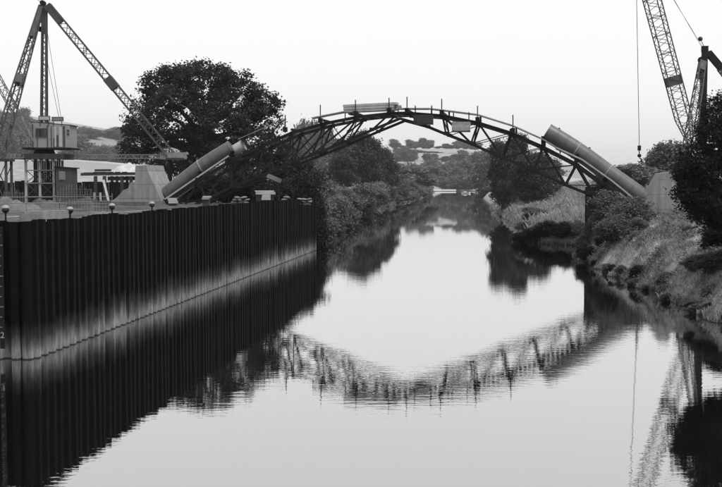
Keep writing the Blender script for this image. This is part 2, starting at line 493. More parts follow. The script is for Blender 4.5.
# made-up platform behind the sheet piling
P0, P1 = (wall_x(38.9), 38.9), (wall_x(101.9), 101.9)
poly = [(P0[0] - 0.35, 39.5), (P1[0] - 0.35, 101.4), (-60, 101.4), (-60, 39.5)]
gxs = np.linspace(0, 1, 40); gys = np.linspace(39.5, 105.2, 74)
PV, PQ = [], []
for j, y in enumerate(gys):
    xa = wall_x(y) - 0.38 if y < 101.3 else P1[0] - .5 - 9.0 * max(0, y - 101.3) / 4.0
    for i, t in enumerate(gxs):
        x = xa - (60 + xa) * t ** 1.6
        e = 0.0 if i == 0 else 1.0
        PV.append((x, y, 4.28 + e * (0.09 * math.sin(x * 1.7 + y * 0.6) * math.sin(y * 1.3) + 0.05 * math.sin(x * 4.1) * math.sin(y * 3.7))))
for j in range(len(gys) - 1):
    for i in range(39):
        a = j * 40 + i
        PQ.append((a, a + 40, a + 41, a + 1))
site = link('site_ground', array_mesh('site_ground', np.array(PV), np.array(PQ)[:, ::-1], M['site'], True))
tag(site, kind='structure', label='trodden earth platform behind the sheet pile wall')

# ------------------------------------------------------------------ sheet pile walls
def pile_mesh(h, w=0.66, d=0.30, t=0.03, mat=None):
    """one trough-shaped pile: profile in x (along the wall) and y (towards the water = +y)"""
    prof = [(-w / 2, 0), (-w * 0.32, 0), (-w * 0.17, d), (w * 0.17, d), (w * 0.32, 0), (w / 2, 0)]
    m = MB()
    n = len(prof)
    vs = []
    for z in (0, h):
        for x, y in prof: vs.append((x, y, z))
        for x, y in prof: vs.append((x, y - t, z))
    fs = []
    for i in range(n - 1):
        fs.append((i, i + 1, i + 1 + 2 * n, i + 2 * n))                 # front
        fs.append((i + 1 + n, i + n, i + n + 2 * n, i + 1 + n + 2 * n))   # back
        fs.append((i + 2 * n, i + 1 + 2 * n, i + 1 + 3 * n, i + 3 * n))   # top
    fs.append((n - 1, 2 * n - 1, 4 * n - 1, 3 * n - 1)); fs.append((n, 0, 2 * n, 3 * n))
    m.add(vs, fs)
    return m.mesh('sheet_pile', mat)
rnd = random.Random(5)
swall = thing('sheet_pile_wall', (P0[0], P0[1], 0), 'long black sheet pile wall with pale silt band along the left of the river', 'wall')
pm = pile_mesh(6.9, mat=M['pile'])
def run_piles(parent, mesh, a, b, z, jig=0.06, w=0.66):
    a, b = Vector((a[0], a[1], 0)), Vector((b[0], b[1], 0))
    L = (b - a).length; n = max(1, round(L / w)); d = (b - a).normalized()
    ang = math.atan2(d.y, d.x)
    for i in range(n):
        p = a + d * (w * (i + 0.5))
        o = link('sheet_pile', mesh, parent)
        o.location = Vector((p.x, p.y, z + rnd.uniform(-jig, jig))) - parent.location
        # local +y must face the water
        o.rotation_euler = (rnd.uniform(-.008, .008), rnd.uniform(-.004, .004), ang + math.pi)
        o.scale = (L / (n * w), 1, 1)
run_piles(swall, pm, (P0[0], P0[1]), (P1[0], P1[1]), -2.0)
run_piles(swall, pm, (P0[0] - 10.0, P0[1] + 0.15), (P0[0] - 0.12, P0[1] + 0.15), -2.0)
run_piles(swall, pm, (P1[0] + 0.0, P1[1] + 0.1), (P1[0] - 9.0, P1[1] + 4.0), -2.0)
MB().tube([(P0[0] - .02, P0[1] + .02, -2), (P0[0] - .02, P0[1] + .02, 4.9)], .2, 10).build('corner_pile', M['pile'], swall)
# tide gauge on the near return face
gb = MB()
gp = at(3.6, 300, 38.6)
gx = gp.x
gauge = MB().box((gx, 38.40, 2.6), (0.16, 0.03, 4.3)).build('gauge_board', M['steel_dark'], swall)
for k in range(11):
    zz = 0.85 + k * 0.36
    wide = 0.15 if k % 3 == 0 else 0.09
    MB().box((gx - 0.08 + wide / 2, 38.375, zz), (wide, 0.01, 0.035)).build('gauge_mark', M['steel_pale'], gauge)
cu = bpy.data.curves.new('gauge_numeral', 'FONT'); cu.body = '2'; cu.size = 0.3; cu.align_x = 'CENTER'; cu.extrude = 0.004
tob = bpy.data.objects.new('tmp_text', cu); col.objects.link(tob)
dg = bpy.context.evaluated_depsgraph_get()
tm = bpy.data.meshes.new_from_object(tob.evaluated_get(dg))
bpy.data.objects.remove(tob)
tm.materials.clear(); tm.materials.append(M['rail_pale'])
tn = link('gauge_numeral', tm, gauge)
pz = at(4.0, 338, 38.4).z
tn.location = Vector((gx + 0.01, 38.365, pz)) - swall.location; tn.rotation_euler = (math.pi / 2, 0, 0)

cwall = thing('cofferdam_wall', tuple(at(-60, 200, 108.6)), 'low dark sheet pile screen behind the crane tower', 'wall')
cwall.location.z = 3.6; cwall.matrix_basis = Matrix.Translation(cwall.location)
pm2 = pile_mesh(2.75, mat=M['steel_dark'])
a0, a1 = at(-60, 190, 108.6), at(140, 190, 109.5)
run_piles(cwall, pm2, (a0.x, a0.y), (a1.x, a1.y), 3.6, 0.12)

# ------------------------------------------------------------------ the arch
YAW = R(9.0)
C0 = at(399, 113, 95.0)
UA = Vector((math.cos(YAW), -math.sin(YAW), 0)); VA = Vector((math.sin(YAW), math.cos(YAW), 0))
BW = 3.6
def bp(px, py, v=0.0):
    """pixel -> point on the arch's plane at depth v behind its front truss"""
    d = ray(px, py); o = Vector((0, 0, H))
    q = C0 + VA * v; q.z = 0
    t = (q - Vector((0, 0, 0))).dot(VA) / d.dot(VA)
    return o + d * t
TOP = [(166, 203), (198, 181.5), (230.5, 161), (263, 145.5), (293, 132.5), (325, 123.5), (358, 117), (390, 113.5), (407, 113), (442.5, 115.8), (478, 122.8), (511, 133), (543, 147), (577, 164.5), (606, 186), (634, 207)]
BOT = [(182, 211), (206, 199.5), (232, 187), (258, 177), (284, 166), (312, 155), (340, 144), (372, 130), (424, 125), (446, 134), (471, 143.5), (502, 157.5), (534, 169.5), (566, 185), (596, 197), (620, 213)]
arch = thing('arch_bridge', (C0.x, C0.y, 4.0), 'dark steel lattice truss arch spanning the river', 'bridge')
def v3(px, py, v): return bp(px, py) + VA * v
T = {0: [bp(*p) for p in TOP]}; B = {0: [bp(*p) for p in BOT]}
T[1] = [p + VA * BW for p in T[0]]; B[1] = [p + VA * BW for p in B[0]]
hinge = [bp(400, 118.5), bp(400, 118.5) + VA * BW]
for s in (0, 1):
    m = MB()
    for i in range(len(T[s]) - 1): m.bar(T[s][i], T[s][i + 1], 0.24, 0.26)
    m.build('top_chord', M['steel_dark'], arch)
    m = MB()
    for half in (B[s][:8] + [hinge[s]], [hinge[s]] + B[s][8:]):
        for i in range(len(half) - 1): m.bar(half[i], half[i + 1], 0.22, 0.22)
    m.build('bottom_chord', M['steel_dark'], arch)
    for i in range(len(TOP)):
        if (T[s][i] - B[s][i]).length > 0.7:
            off = VA * (0.012 * (1 if s else -1))
            MB().bar(T[s][i] + off, B[s][i] + off, 0.15, 0.17, up=VA).build('post', M['steel_dark'], arch)
    for i in range(len(TOP) - 1):
        if i in (6, 7, 8): continue
        k = 1 if i < 7 else -1
        off = VA * (0.02 if s else -0.02)
        # main diagonal from the upper joint outwards, light counter diagonal against it
        if i < 7: ends = ((T[s][i + 1], B[s][i], .14), (B[s][i + 1], T[s][i], .07))
        else: ends = ((T[s][i], B[s][i + 1], .14), (B[s][i], T[s][i + 1], .07))
        for n_, (p, q, w) in enumerate(ends):
            MB().bar(p + off * (1 + 2 * n_), q + off * (1 + 2 * n_), w, w, up=VA).build('diagonal' if n_ == 0 else 'counter_brace', M['steel_dark'], arch)
for i in range(len(TOP)):
    MB().bar(T[0][i] - VA * 0.45 + Vector((0, 0, .24)), T[1][i] + VA * 0.45 + Vector((0, 0, .24)), 0.22, 0.2).build('cross_beam', M['steel_dark'], arch)
    if 0 < i < 15 and i not in (7, 8):
        MB().bar(B[0][i], B[1][i], 0.14, 0.16).build('cross_beam', M['steel_dark'], arch)
        MB().bar(T[0][i] + Vector((0, 0, -.1)), B[1][i] + Vector((0, 0, .1)), 0.07, 0.07).build('sway_brace', M['steel_dark'], arch)
    if 0 < i < 3 or 11 < i < 15:
        # cradle saddle for the pipe, bolted over every joint
        c = (T[0][i] + T[1][i]) / 2 + Vector((0, 0, .42))
        for sd in (-1, 1):
            q = c + VA * (sd * 0.95)
            MB().bar(q - Vector((0, 0, .1)), q + VA * (sd * 0.25) + Vector((0, 0, 0.5)), 0.16, 0.3, up=UA).build('pipe_saddle', M['steel_dark'], arch)
for s in (0, 1):
    sd = -.17 if s == 0 else .17
    for i in range(len(TOP)):
        for q in (T[s][i], B[s][i]):
            MB().box(q + VA * sd + Vector((0, 0, -.05 if q is T[s][i] else .05)), (.4, .03, .3), -YAW).build('gusset_plate', M['steel_dark'], arch)
# handrail standards
for px, y0, y1 in ((286, 115, 132), (321, 105, 123), (356, 100, 116), (389.5, 98, 113), (407.4, 97, 113), (442, 99, 115), (477.7, 106, 122), (513, 115, 133)):
    p, q = bp(px, y1), bp(px, y0)
    MB().tube([p - VA * .3 + Vector((0, 0, -.1)), q - VA * .3], 0.045, 6).build('handrail_post', M['steel_dark'], arch)
    MB().box(p - VA * .3 + Vector((0, 0, .2)), (0.36, 0.3, 0.42), -YAW).build('joint_cleat', M['steel_dark'], arch)
# scaffold boards laid as a walkway along the upper joints
WB = [(312, 118), (345, 111.5), (397, 108.5), (430, 108.5), (447, 110.5), (478, 114.5), (513, 125.5), (541, 138), (556, 147)]
for i in range(len(WB) - 1):
    if i == 1: continue
    for k, vv in enumerate((-.28, 0.02, 0.32)):
        p, q = v3(*WB[i], vv), v3(*WB[i + 1], vv)
        e = (q - p).normalized() * 0.02
        MB().bar(p + e + Vector((0, 0, -.03 * k)), q - e + Vector((0, 0, -.03 * k)), 0.26, 0.07).build('walkway_board', M['timber'], arch)
    p = (v3(*WB[i], 0) + v3(*WB[i + 1], 0)) / 2
    for w_ in (WB[i], WB[i + 1]):
        a = v3(*w_, 0)
        tz = np.interp(w_[0], [t[0] for t in TOP], [t[1] for t in TOP])
        b_ = v3(w_[0], float(tz), 0)
        MB().bar(b_ + VA * .1 + UA * 0.05 * i, a + VA * .1 + Vector((0, 0, -.1)) + UA * 0.05 * i, 0.09).build('board_bearer', M['steel_dark'], arch)
for i in range(len(TOP) - 1):
    if i in (7,) or 8 <= i <= 12 or i in (5, 6):
        n_ = 7 if i >= 8 else 3
        for k in range(n_):
            f_ = (k + .5) / n_
            a = T[0][i].lerp(T[0][i + 1], f_); 
            dv = rnd.uniform(.5, .9); 
            MB().bar(a + VA * .25 + Vector((0, 0, -.06)), a + VA * (BW - .3) + Vector((0, 0, -.06)), .24, .05).build('deck_plank', M['timber_dark'], arch)
# runner rails under the pipes
for pts in (((163, 201), (196, 178.5), (229, 156)), ((556, 147.5), (582, 159.5), (611, 180), (640, 203.5))):
    for vv in (-0.15, BW * .5 + 0.9):
        m = MB()
        for i in range(len(pts) - 1): m.bar(v3(*pts[i], vv), v3(*pts[i + 1], vv), 0.14, 0.13)
        m.build('runner_rail', M['rail_pale'], arch)
m = MB()
r0 = [v3(x, y, 0.05) for x, y in ((238, 139), (252, 133), (272, 124), (286, 119))]
for i in range(3): m.bar(r0[i], r0[i + 1], 0.07, 0.07)
m.build('handrail', M['steel_pale'], arch)
for x, y in ((252, 133), (272, 124)):
    tz = float(np.interp(x, [t[0] for t in TOP], [t[1] for t in TOP]))
    MB().bar(v3(x, tz, 0.05), v3(x, y, .05), .06).build('handrail_post', M['steel_dark'], arch)

# stacked planks on the crown of the arch
pl0 = v3(345, 111.3, 0.45); pl1 = v3(397, 108.8, 0.45)
for lay in range(3):
    for k in range(2):
        d = (pl1 - pl0).normalized()
        a = pl0 + VA * (k * 0.62 - .3) + Vector((0, 0, lay * 0.235)) + d * (rnd.uniform(-.25, .25))
        bq = pl1 + VA * (k * 0.62 - .3) + Vector((0, 0, lay * 0.235)) + d * (rnd.uniform(-.3, .3))
        o = MB().bar(a, bq, 0.56, 0.20).build('timber_baulk', M['timber'])
        tag(o, f'{("bottom","middle","top")[lay]} {("front","rear")[k]} baulk of the timber stack on the arch crown', 'timber', 'timber baulks stacked on the arch crown')
for px0, px1, y, mat in ((347, 353, 113.6, 'timber_dark'), (389, 394, 111.2, 'timber_dark')):
    p = v3((px0 + px1) / 2, y, 0.3)
    MB().bar(p - VA * .7, p + VA * .9, .2, .2).build('stack_bearer', M[mat], arch)

# suspended work cradles
def cradle(x0, x1, y0, y1, v, label, mat):
    p, q = v3(x0, y1, v), v3(x1, y1, v)
    h = v3(x0, y0, v).z - p.z
    L = (q - p).length; c = (p + q) / 2 - VA * 0.35
    c.z = min(p.z, q.z)
    t = thing('work_cradle', tuple(c), label, 'work cradle', rz=-YAW)
    def bx(nm, cc, d, mm): MB().box(cc, d).build(nm, M[mm], t, world=False)
    bx('floor_board', (0, 0, .04), (L, .8, .08), 'timber_dark')
    n = 3
    for k in range(n):
        bx('side_board', (0, -.40, .10 + (k + .5) * (h - .1) / n), (L * .98, .03, (h - .1) / n - .015), mat)
        bx('side_board', (0, .40, .10 + (k + .5) * (h - .1) / n), (L * .98, .03, (h - .1) / n - .015), mat)
    for sx in (-1, 1):
        bx('end_board', (sx * (L / 2 - .02), 0, .08 + (h - .1) / 2), (.03, .76, h - .12), mat)
        bx('hanger', (sx * (L / 2 - .12), .33, h * .5 + .4), (.05, .05, h + .8), 'steel_dark')
        bx('hanger', (sx * (L / 2 - .12), -.33, h * .5 + .4), (.05, .05, h + .8), 'steel_dark')
cradle(415, 434, 115.5, 125, -0.55, 'dark boarded work cradle hanging just right of the arch crown', 'timber_dark')
cradle(453, 471, 122.5, 132.5, -0.75, 'pale boarded work cradle hanging below the arch right of the dark one', 'timber')

# pipes
def pipe(name, pts, r, label, v, first=True):
    P = [v3(x, y, v) for x, y in pts]
    t = thing('steel_pipe', (P[0].x, P[0].y, P[0].z), label, 'pipe', 'pipe lengths laid on the arch')
    for i in range(len(P) - 1):
        a, b2 = P[i], P[i + 1]
        n = 5
        d = (b2 - a)
        nrm = d.normalized().cross(VA).normalized()
        if nrm.z < 0: nrm = -nrm
        seq = [a + d * (k / n) + nrm * (0.03 * math.sin(math.pi * k / n)) for k in range(n + 1)]
        seq[0] = a + d.normalized() * .02; seq[-1] = b2 - d.normalized() * .02
        m = MB(); m.tube(seq, r, 40, cap=False)
        m.tube(list(reversed(seq)), r - 0.03, 40, cap=False)
        m.build('pipe_section', M['pipe'], t, True)
        dn = d.normalized()
        MB().tube([b2 - dn * .06, b2 + dn * .06], r + .03, 40).build('weld_collar', M['pipe_seam'], t, True) if i < len(P) - 2 else None
        if i == 0:
            m = MB()   # end flange ring
            m.tube([a - dn * .03, a + dn * .09], r + .025, 40, cap=False); m.tube([a + dn * .09, a - dn * .03], r - .05, 40, cap=False)
            n0 = len(m.v)
            for k in range(40): m.f.append((k, (k + 1) % 40, 120 + (k + 1) % 40, 120 + k))
            m.build('end_ring', M['pipe'], t)
        for ff in (.3, .62, .88):
            c = a + d * ff + nrm * (0.03 * math.sin(math.pi * ff))
            MB().tube([c - dn * .035, c + dn * .035], r + .012, 40, cap=False).build('strap', M['pipe_strap'], t, True)
        for sd, off in ((1, 0.25), (-1, .25)):
            c = a + d * off + nrm * (r + .03)
            MB().box(c, (.14, .14, .14)).build('lifting_lug', M['steel_dark'], t)
    return t
pipe('p', [(547, 131), (577, 149.5), (608, 172), (647, 200)], 0.76, 'three joined lengths of wide pipe running down into the right abutment', BW / 2)
pipe('p', [(227, 147.5), (196.5, 166.5), (161, 195)], 0.68, 'two joined lengths of wide pipe running down into the left abutment', BW / 2 - .4)
P = [v3(x, y, BW / 2 - .4) for x, y in ((239.5, 144.6), (231, 149.6))]
cs = thing('pipe_collar', tuple(P[1]), 'short pale pipe collar lying just above the left pipe end', 'pipe collar')
m = MB(); m.tube(P, .5, 28, cap=False); m.tube(P[::-1], .46, 28, cap=False); m.build('sleeve', M['rail_pale'], cs, True)
dn = (P[1] - P[0]).normalized()
for p in P: MB().tube([p - dn * .04, p + dn * .04], .53, 28, cap=False).build('sleeve_rim', M['steel_pale'], cs, True)

# abutments
def abutment(poly, label, plinth, v0, v1, hat):
    base = v3(*plinth[0], v0)
    t = thing('abutment', (base.x, base.y, base.z), label, 'abutment', 'concrete thrust blocks at the arch ends')
    pts = [v3(x, y, 0) for x, y in poly]
    m = MB(); m.prism([p + VA * v0 for p in pts], VA * (v1 - v0))
    blk = m.build('thrust_block', M['concrete'], t)
    bv = blk.modifiers.new('edge', 'BEVEL'); bv.width = .025; bv.segments = 2; bv.limit_method = 'ANGLE'
    pts = [v3(x, y, 0) for x, y in plinth]
    MB().prism([p + VA * (v0 - hat) for p in pts], VA * (v1 - v0 + hat + .25)).build('plinth', M['concrete_dark'], t)
    # shutter-board lines standing proud on the face
    return t
abutment([(113, 201), (119, 196.5), (124.5, 190), (129, 188.5), (131.5, 183), (136, 181.5), (136.5, 165.5), (147.5, 165), (149, 171), (163, 201)],
         'stepped concrete thrust block taking the left foot of the arch', [(110, 212), (110, 200.5), (166, 200.5), (168, 212)], -0.3, 4.3, 5.0)
abutment([(637.5, 216), (656, 181), (661, 172.8), (669.5, 171.8), (672, 177), (684.5, 216)],
         'pale concrete thrust block taking the right foot of the arch', [(630, 224), (630, 215.3), (688, 215.3), (688, 224)], -0.3, 4.3, .25)

# trestle pier under the right haunch
tp = thing('trestle_pier', (0, 0, 0), 'dark steel trestle pier standing in the river edge under the right haunch', 'pier')
for px, yt, w in ((593, 187, .95), (606, 191, .42)):
    for vv in (0.1, BW - .1):
        p = v3(px, yt, vv)
        if px == 593:
            for dx in (-.36, .36):
                MB().bar(p + UA * dx, Vector((p.x, p.y, -1.6)) + UA * dx, .24, .3, up=VA).build('pier_post', M['steel_dark'], tp)
        else:
            MB().bar(p, Vector((p.x, p.y, -1.0)), .4, .4, up=VA).build('pier_post', M['steel_dark'], tp)
for vv in (0.1, BW - .1):
    p = v3(593, 187, vv); MB().bar(p, Vector((p.x, p.y, -1.4)), .5, .08, up=VA).build('web_plate', M['steel_dark'], tp)
for zz in (1.2, 3.2, 5.0):
    p = v3(593, 187, .1); p.z = zz; q = v3(593, 187, BW - .1); q.z = zz
    MB().bar(p - UA * .55, p + UA * .55, .12, .2).build('pier_brace', M['steel_dark'], tp)
    MB().bar(p, q, .14, .2).build('pier_brace', M['steel_dark'], tp)
for za, zb in ((1.2, 3.2), (3.2, 5.0)):
    p = v3(593, 187, .05); p.z = za + .1; q = v3(606, 191, .05); q.z = zb
    MB().bar(p, q, .1, .1).build('pier_brace', M['steel_dark'], tp)
p = v3(588, 184.5, -.1); q = v3(609, 198, -.1)
for vv in (0, BW + .2):
    a = v3(586, 192.5, vv - .1); b_ = v3(610, 192.5, vv - .1)
    MB().bar(a, b_, .3, .35).build('pier_cap', M['steel_dark'], tp)

# ------------------------------------------------------------------ lattice helper for cranes
def lattice(parent, name, a, b, w0, w1, mat, n=None, chord=0.09, lace=0.05, taper0=None, solid=0.0, up=(0, 1, 0)):
    """four-chord lattice from a to b, the width going w0 -> w1; returns the part"""
    a, b = Vector(a), Vector(b)
    d = (b - a); L = d.length; d.normalize()
    u = Vector(up)
    x = d.cross(u).normalized(); y = x.cross(d).normalized()
    n = n or max(4, int(L / ((w0 + w1) / 2) ))
    def wd(t):
        w = w0 + (w1 - w0) * t
        if taper0: w = taper0 + (w - taper0) * min(1, t / .12)
        return w
    m = MB()
    def corner(t, i):
        sx, sy = ((-1, -1), (1, -1), (1, 1), (-1, 1))[i]
        w = wd(t) / 2
        return a + d * (L * t) + x * (sx * w) + y * (sy * w)
    for i in range(4):
        st = [0, .12, 1] if taper0 else [0, 1]
        for t0, t1 in zip(st[:-1], st[1:]): m.bar(corner(t0, i), corner(t1, i), chord)
    chords = m.build(name, mat, parent)
    m = MB()
    for k in range(n):
        t0, t1 = k / n, (k + 1) / n
        for i in range(4):
            j = (i + 1) % 4
            if k % 2: i, j = j, i
            m.bar(corner(t0, i), corner(t1, j), lace)
            if k % 3 == 0: m.bar(corner(t0, i), corner(t0, j), lace)
    m.build('lacing', mat, chords)
    if solid:
        MB().bar(a, a + d * solid, w0 * 1.05, w0 * 1.05, up=up, w2=wd(solid / L) * 1.05, h2=wd(solid / L) * 1.05).build('head_plate', mat, chords)
    return chords
def plate_on(parent, a, b, t, size, width, mat):
    a, b = Vector(a), Vector(b); d = (b - a).normalized(); p = a + (b - a) * t
    MB().bar(p - d * size / 2, p + d * size / 2, width, width, up=(0, 1, 0)).build('splice_plate', mat, parent)
def cable(parent, pts, r=0.022, name='cable'):
    MB().tube(pts, r, 5).build(name, M['steel_dark'], parent)

# ---- left derrick
DY = 105.0
base = at(44, 150, DY)
dl = thing('derrick_crane', (base.x, base.y, base.z), 'tall derrick crane with pale cabin on the left bank', 'crane')
top = at(44.5, 6, DY)
for sx in (-1, 1):
    for sy in (-1, 1):
        MB().bar((base.x + sx * .27, DY + sy * .27, base.z), (top.x + sx * .17, DY + sy * .17, top.z), .13, .13).build('mast_leg', M['steel_crane'], dl)
m = MB()
nl = 26
for k in range(nl):
    t = k / nl; w = .27 - .10 * t; t2 = (k + 1) / nl; w2 = .27 - .10 * t2
    c0 = base.lerp(top, t); c1 = base.lerp(top, t2)
    for sy in (-1, 1):
        s_ = 1 if k % 2 else -1
        m.bar(c0 + Vector((s_ * w, sy * w, 0)), c1 + Vector((-s_ * w2, sy * w2, 0)), .05)
        m.bar(c0 + Vector((sy * w, s_ * w, 0)), c1 + Vector((sy * w2, -s_ * w2, 0)), .05)
m.build('mast_lacing', M['steel_crane'], dl)
MB().bar(at(44.5, 34, DY), at(44.0, 5, DY), .46, .46, w2=.34, h2=.34).build('mast_head', M['steel_crane'], dl)
MB().tube([at(43, 3, DY) - Vector((0, .3, 0)), at(43, 3, DY) + Vector((0, .3, 0))], .24, 14).build('head_sheave', M['steel_dark'], dl)
for x, y in ((40.5, 20), (40, 29)):
    p = at(x, y, DY); MB().tube([p - Vector((0, .1, 0)), p + Vector((0, .1, 0))], .26, 14).build('head_sheave', M['steel_dark'], dl)
LF = at(-2, 153, 97.5)
lt = at(41.5, 6, DY)
lattice(dl, 'stay_leg', lt, LF, .35, 1.0, M['steel_crane'], 22, .11, .055, solid=3.6)
plate_on(dl, lt, LF, .52, .9, .74, M['steel_crane'])
RF = at(171, 155, DY + 1)
rt = at(47.5, 5.5, DY)
lattice(dl, 'stay_leg', rt, RF, .62, .72, M['steel_crane'], 30, .10, .055, solid=2.0)
plate_on(dl, rt, RF, .515, 1.25, .86, M['steel_crane'])
lattice(dl, 'sill_beam', at(60, 156.3, DY), at(169, 156.6, DY + 1), .36, .36, M['steel_pale'], 40, .06, .035)
lattice(dl, 'sill_beam', at(30, 156.5, DY), at(-2, 156.5, 97.5), .36, .36, M['steel_pale'], 16, .06, .035)
p = at(177, 155.8, DY + 1)
MB().box(p, (1.7, 1.0, .62)).build('ballast_block', M['concrete'], dl)
p = at(165, 155.8, DY + 1)
MB().box(p, (.9, .7, .66)).build('stay_shoe', M['steel_pale'], dl)
jf = at(32, 142, DY - 2); jt = at(-95, -90, DY - 6)
lattice(dl, 'jib', jf, jt, .62, .62, M['steel_pale'], 36, .08, .045, taper0=.3)
cable(dl, [at(44, 4, DY), jt])
cable(dl, [at(47, 60, DY), at(59, 118, DY)], .02); cable(dl, [at(47, 30, DY), at(62, 124, DY - .5)], .02)
# cabin
ca, cb = at(32.5, 147.5, DY - 1.6), at(70, 147.5, DY - 1.6)
h0 = at(32.5, 122.5, DY - 1.6).z - ca.z; h1 = at(70, 125.5, DY - 1.6).z - ca.z
D = 2.6
m = MB(); m.prism([ca, cb, cb + Vector((0, 0, h1)), ca + Vector((0, 0, h0))], (0, D, 0))
cabin = m.build('cabin', M['cabin'], dl)
MB().prism([ca + Vector((-.12, 0, h0 + .003)), cb + Vector((.12, 0, h1 + .003)), cb + Vector((.12, 0, h1 + .09)), ca + Vector((-.12, 0, h0 + .09))], (0, D + .1, 0)).build('roof', M['cabin_dark'], cabin)
yf = DY - 1.6
def cab_box(nm, x0, x1, y0, y1, proud, mat, par=cabin):
    a, b_ = at(x0, y1, yf), at(x1, y0, yf)
    return MB().box(((a.x + b_.x) / 2, yf - proud / 2, (a.z + b_.z) / 2), (b_.x - a.x, proud, b_.z - a.z)).build(nm, mat, par)
for x0, x1 in ((36.6, 38.2), (39.4, 41.6), (42.6, 46.2)):
    cab_box('window', x0, x1, 129, 136.3, .03, M['glass'])
for x in (36.2, 38.8, 42.1, 46.6): cab_box('window_frame', x - .3, x + .3, 128.6, 136.7, .06, M['cabin_dark'])
cab_box('window_frame', 36, 46.9, 128.2, 128.8, .065, M['cabin_dark']); cab_box('window_frame', 36, 46.9, 136.5, 137.1, .065, M['cabin_dark'])
for x, w, y0 in ((32.9, .5, 124), (37.6, .3, 138), (47.6, .5, 125), (51.5, .35, 126), (54, .5, 138)):
    cab_box('batten', x - w / 2, x + w / 2, y0, 147.3, .05, M['cabin_dark'])
for x, y0, y1 in ((57.5, 135, 147), (64.1, 126, 147)): cab_box('door_gap', x - .9, x + .9, y0, y1, .03, M['cabin_dark'])
for x0, x1, y0, y1 in ((54.8, 56.2, 127, 146.5), (59.2, 62, 127, 146.8)): cab_box('door_panel', x0, x1, y0, y1, .05, M['white'])
cab_box('grille', 66.9, 69.2, 129.5, 132, .03, M['glass']); cab_box('grille', 66.9, 69.2, 133, 135.2, .03, M['glass'])
for x0, x1, y0, y1 in ((38.6, 50.3, 115.8, 120.6), (51.8, 63.6, 116.8, 121.2)):
    cab_box('sign_frame', x0, x1, y0, y1, .06, M['cabin_dark'])
    cab_box('sign_board', x0 + .8, x1 - .8, y0 + .8, y1 - .8, .085, M['white' if x0 < 45 else 'steel_pale'])
    cab_box('sign_post', x0 + 1.5, x0 + 2, y1, 126, .05, M['cabin_dark']); cab_box('sign_post', x1 - 2, x1 - 1.5, y1, 126, .05, M['cabin_dark'])
cc = (ca + cb) / 2
MB().box((cc.x - .35, yf + D / 2, ca.z - .09), (4.5, D + .8, .16)).build('deck', M['steel_dark'], dl)
p0, p1 = at(44.5, 154.8, DY), at(44.5, 149, DY)
MB().tube([(p0.x, DY, p0.z), (p1.x, DY, p1.z)], [1.05, .85], 28).build('slew_ring', M['steel_dark'], dl)
# crane tower
tw = thing('crane_tower', (base.x, DY, 4.2), 'braced tower of pale columns carrying the left crane', 'tower')
zt = at(44, 157, DY).z
MB().box((base.x + .05, DY, zt + .02), (4.6, 4.0, .5)).build('platform', M['timber_dark'], tw)
for k in range(7):
    p = at(27 + k * 5.8, 163, DY - 1.85); p.z = zt - .34; MB().sphere(p, .15, 10, 6).build('bolt_cap', M['rail_pale'], tw)
cols = [at(x, 180, DY - 1.5).x for x in (26, 40, 54)]
for yy in (DY - 1.5, DY + 1.5):
    for x in cols:
        MB().bar((x, yy, 4.1), (x, yy, zt - .2), .2, .2, up=(0, 1, 0)).build('column', M['rail_pale'], tw)
    for zz in (4.9, 6.2, 7.4):
        MB().bar((cols[0], yy - .12, zz), (cols[2], yy - .12, zz), .09, .1).build('tie', M['steel_pale'], tw)
    for i in (0, 1):
        for za, zb in ((4.9, 6.2), (6.2, 7.4)):
            MB().bar((cols[i], yy + .13, za), (cols[i + 1], yy + .13, zb), .06).build('brace', M['steel_crane'], tw)
            MB().bar((cols[i + 1], yy + .2, za), (cols[i], yy + .2, zb), .06).build('brace', M['steel_crane'], tw)
            MB().bar((cols[i] + .2, DY - .4, za), (cols[i + 1] - .2, DY + .4, zb), .3, .06).build('brace', M['timber_dark'], tw)
for k in range(13):
    x0 = cols[0] + (cols[2] - cols[0]) * (k + .5) / 13
    MB().box((x0, DY + .9, 6.3 + .06 * math.sin(k * 2.1)), ((cols[2] - cols[0]) / 13 - .03, .05, 4.4)).build('hoarding_board', M['timber_dark'], tw)
# towers under the stay feet
def foot_tower(p, w, label, mat='steel_dark'):
    t = thing('stay_tower', (p.x, p.y, 4.2), label, 'tower')
    zt = p.z - .33
    for sx in (-1, 1):
        for sy in (-1, 1):
            MB().bar((p.x + sx * w, p.y + sy * w, 4.1), (p.x + sx * w, p.y + sy * w, zt), .2, .2, up=(0, 1, 0)).build('column', M[mat], t)
    for sy in (-1, 1):
        MB().bar((p.x - w, p.y + sy * (w + .14), 4.5), (p.x + w, p.y + sy * (w + .14), zt - .3), .07).build('brace', M[mat], t)
        MB().bar((p.x + w, p.y + sy * (w + .22), 4.5), (p.x - w, p.y + sy * (w + .22), zt - .3), .07).build('brace', M[mat], t)
    MB().box((p.x, p.y, zt + .05), (w * 2 + .5, w * 2 + .5, .2)).build('platform', M['timber_dark'], t)
foot_tower(at(176, 156, DY + 1), .6, 'dark post tower under the right stay foot of the left crane')
foot_tower(at(0, 157, 97.5), .75, 'dark braced tower at the photo edge left of the crane tower', 'steel_crane')

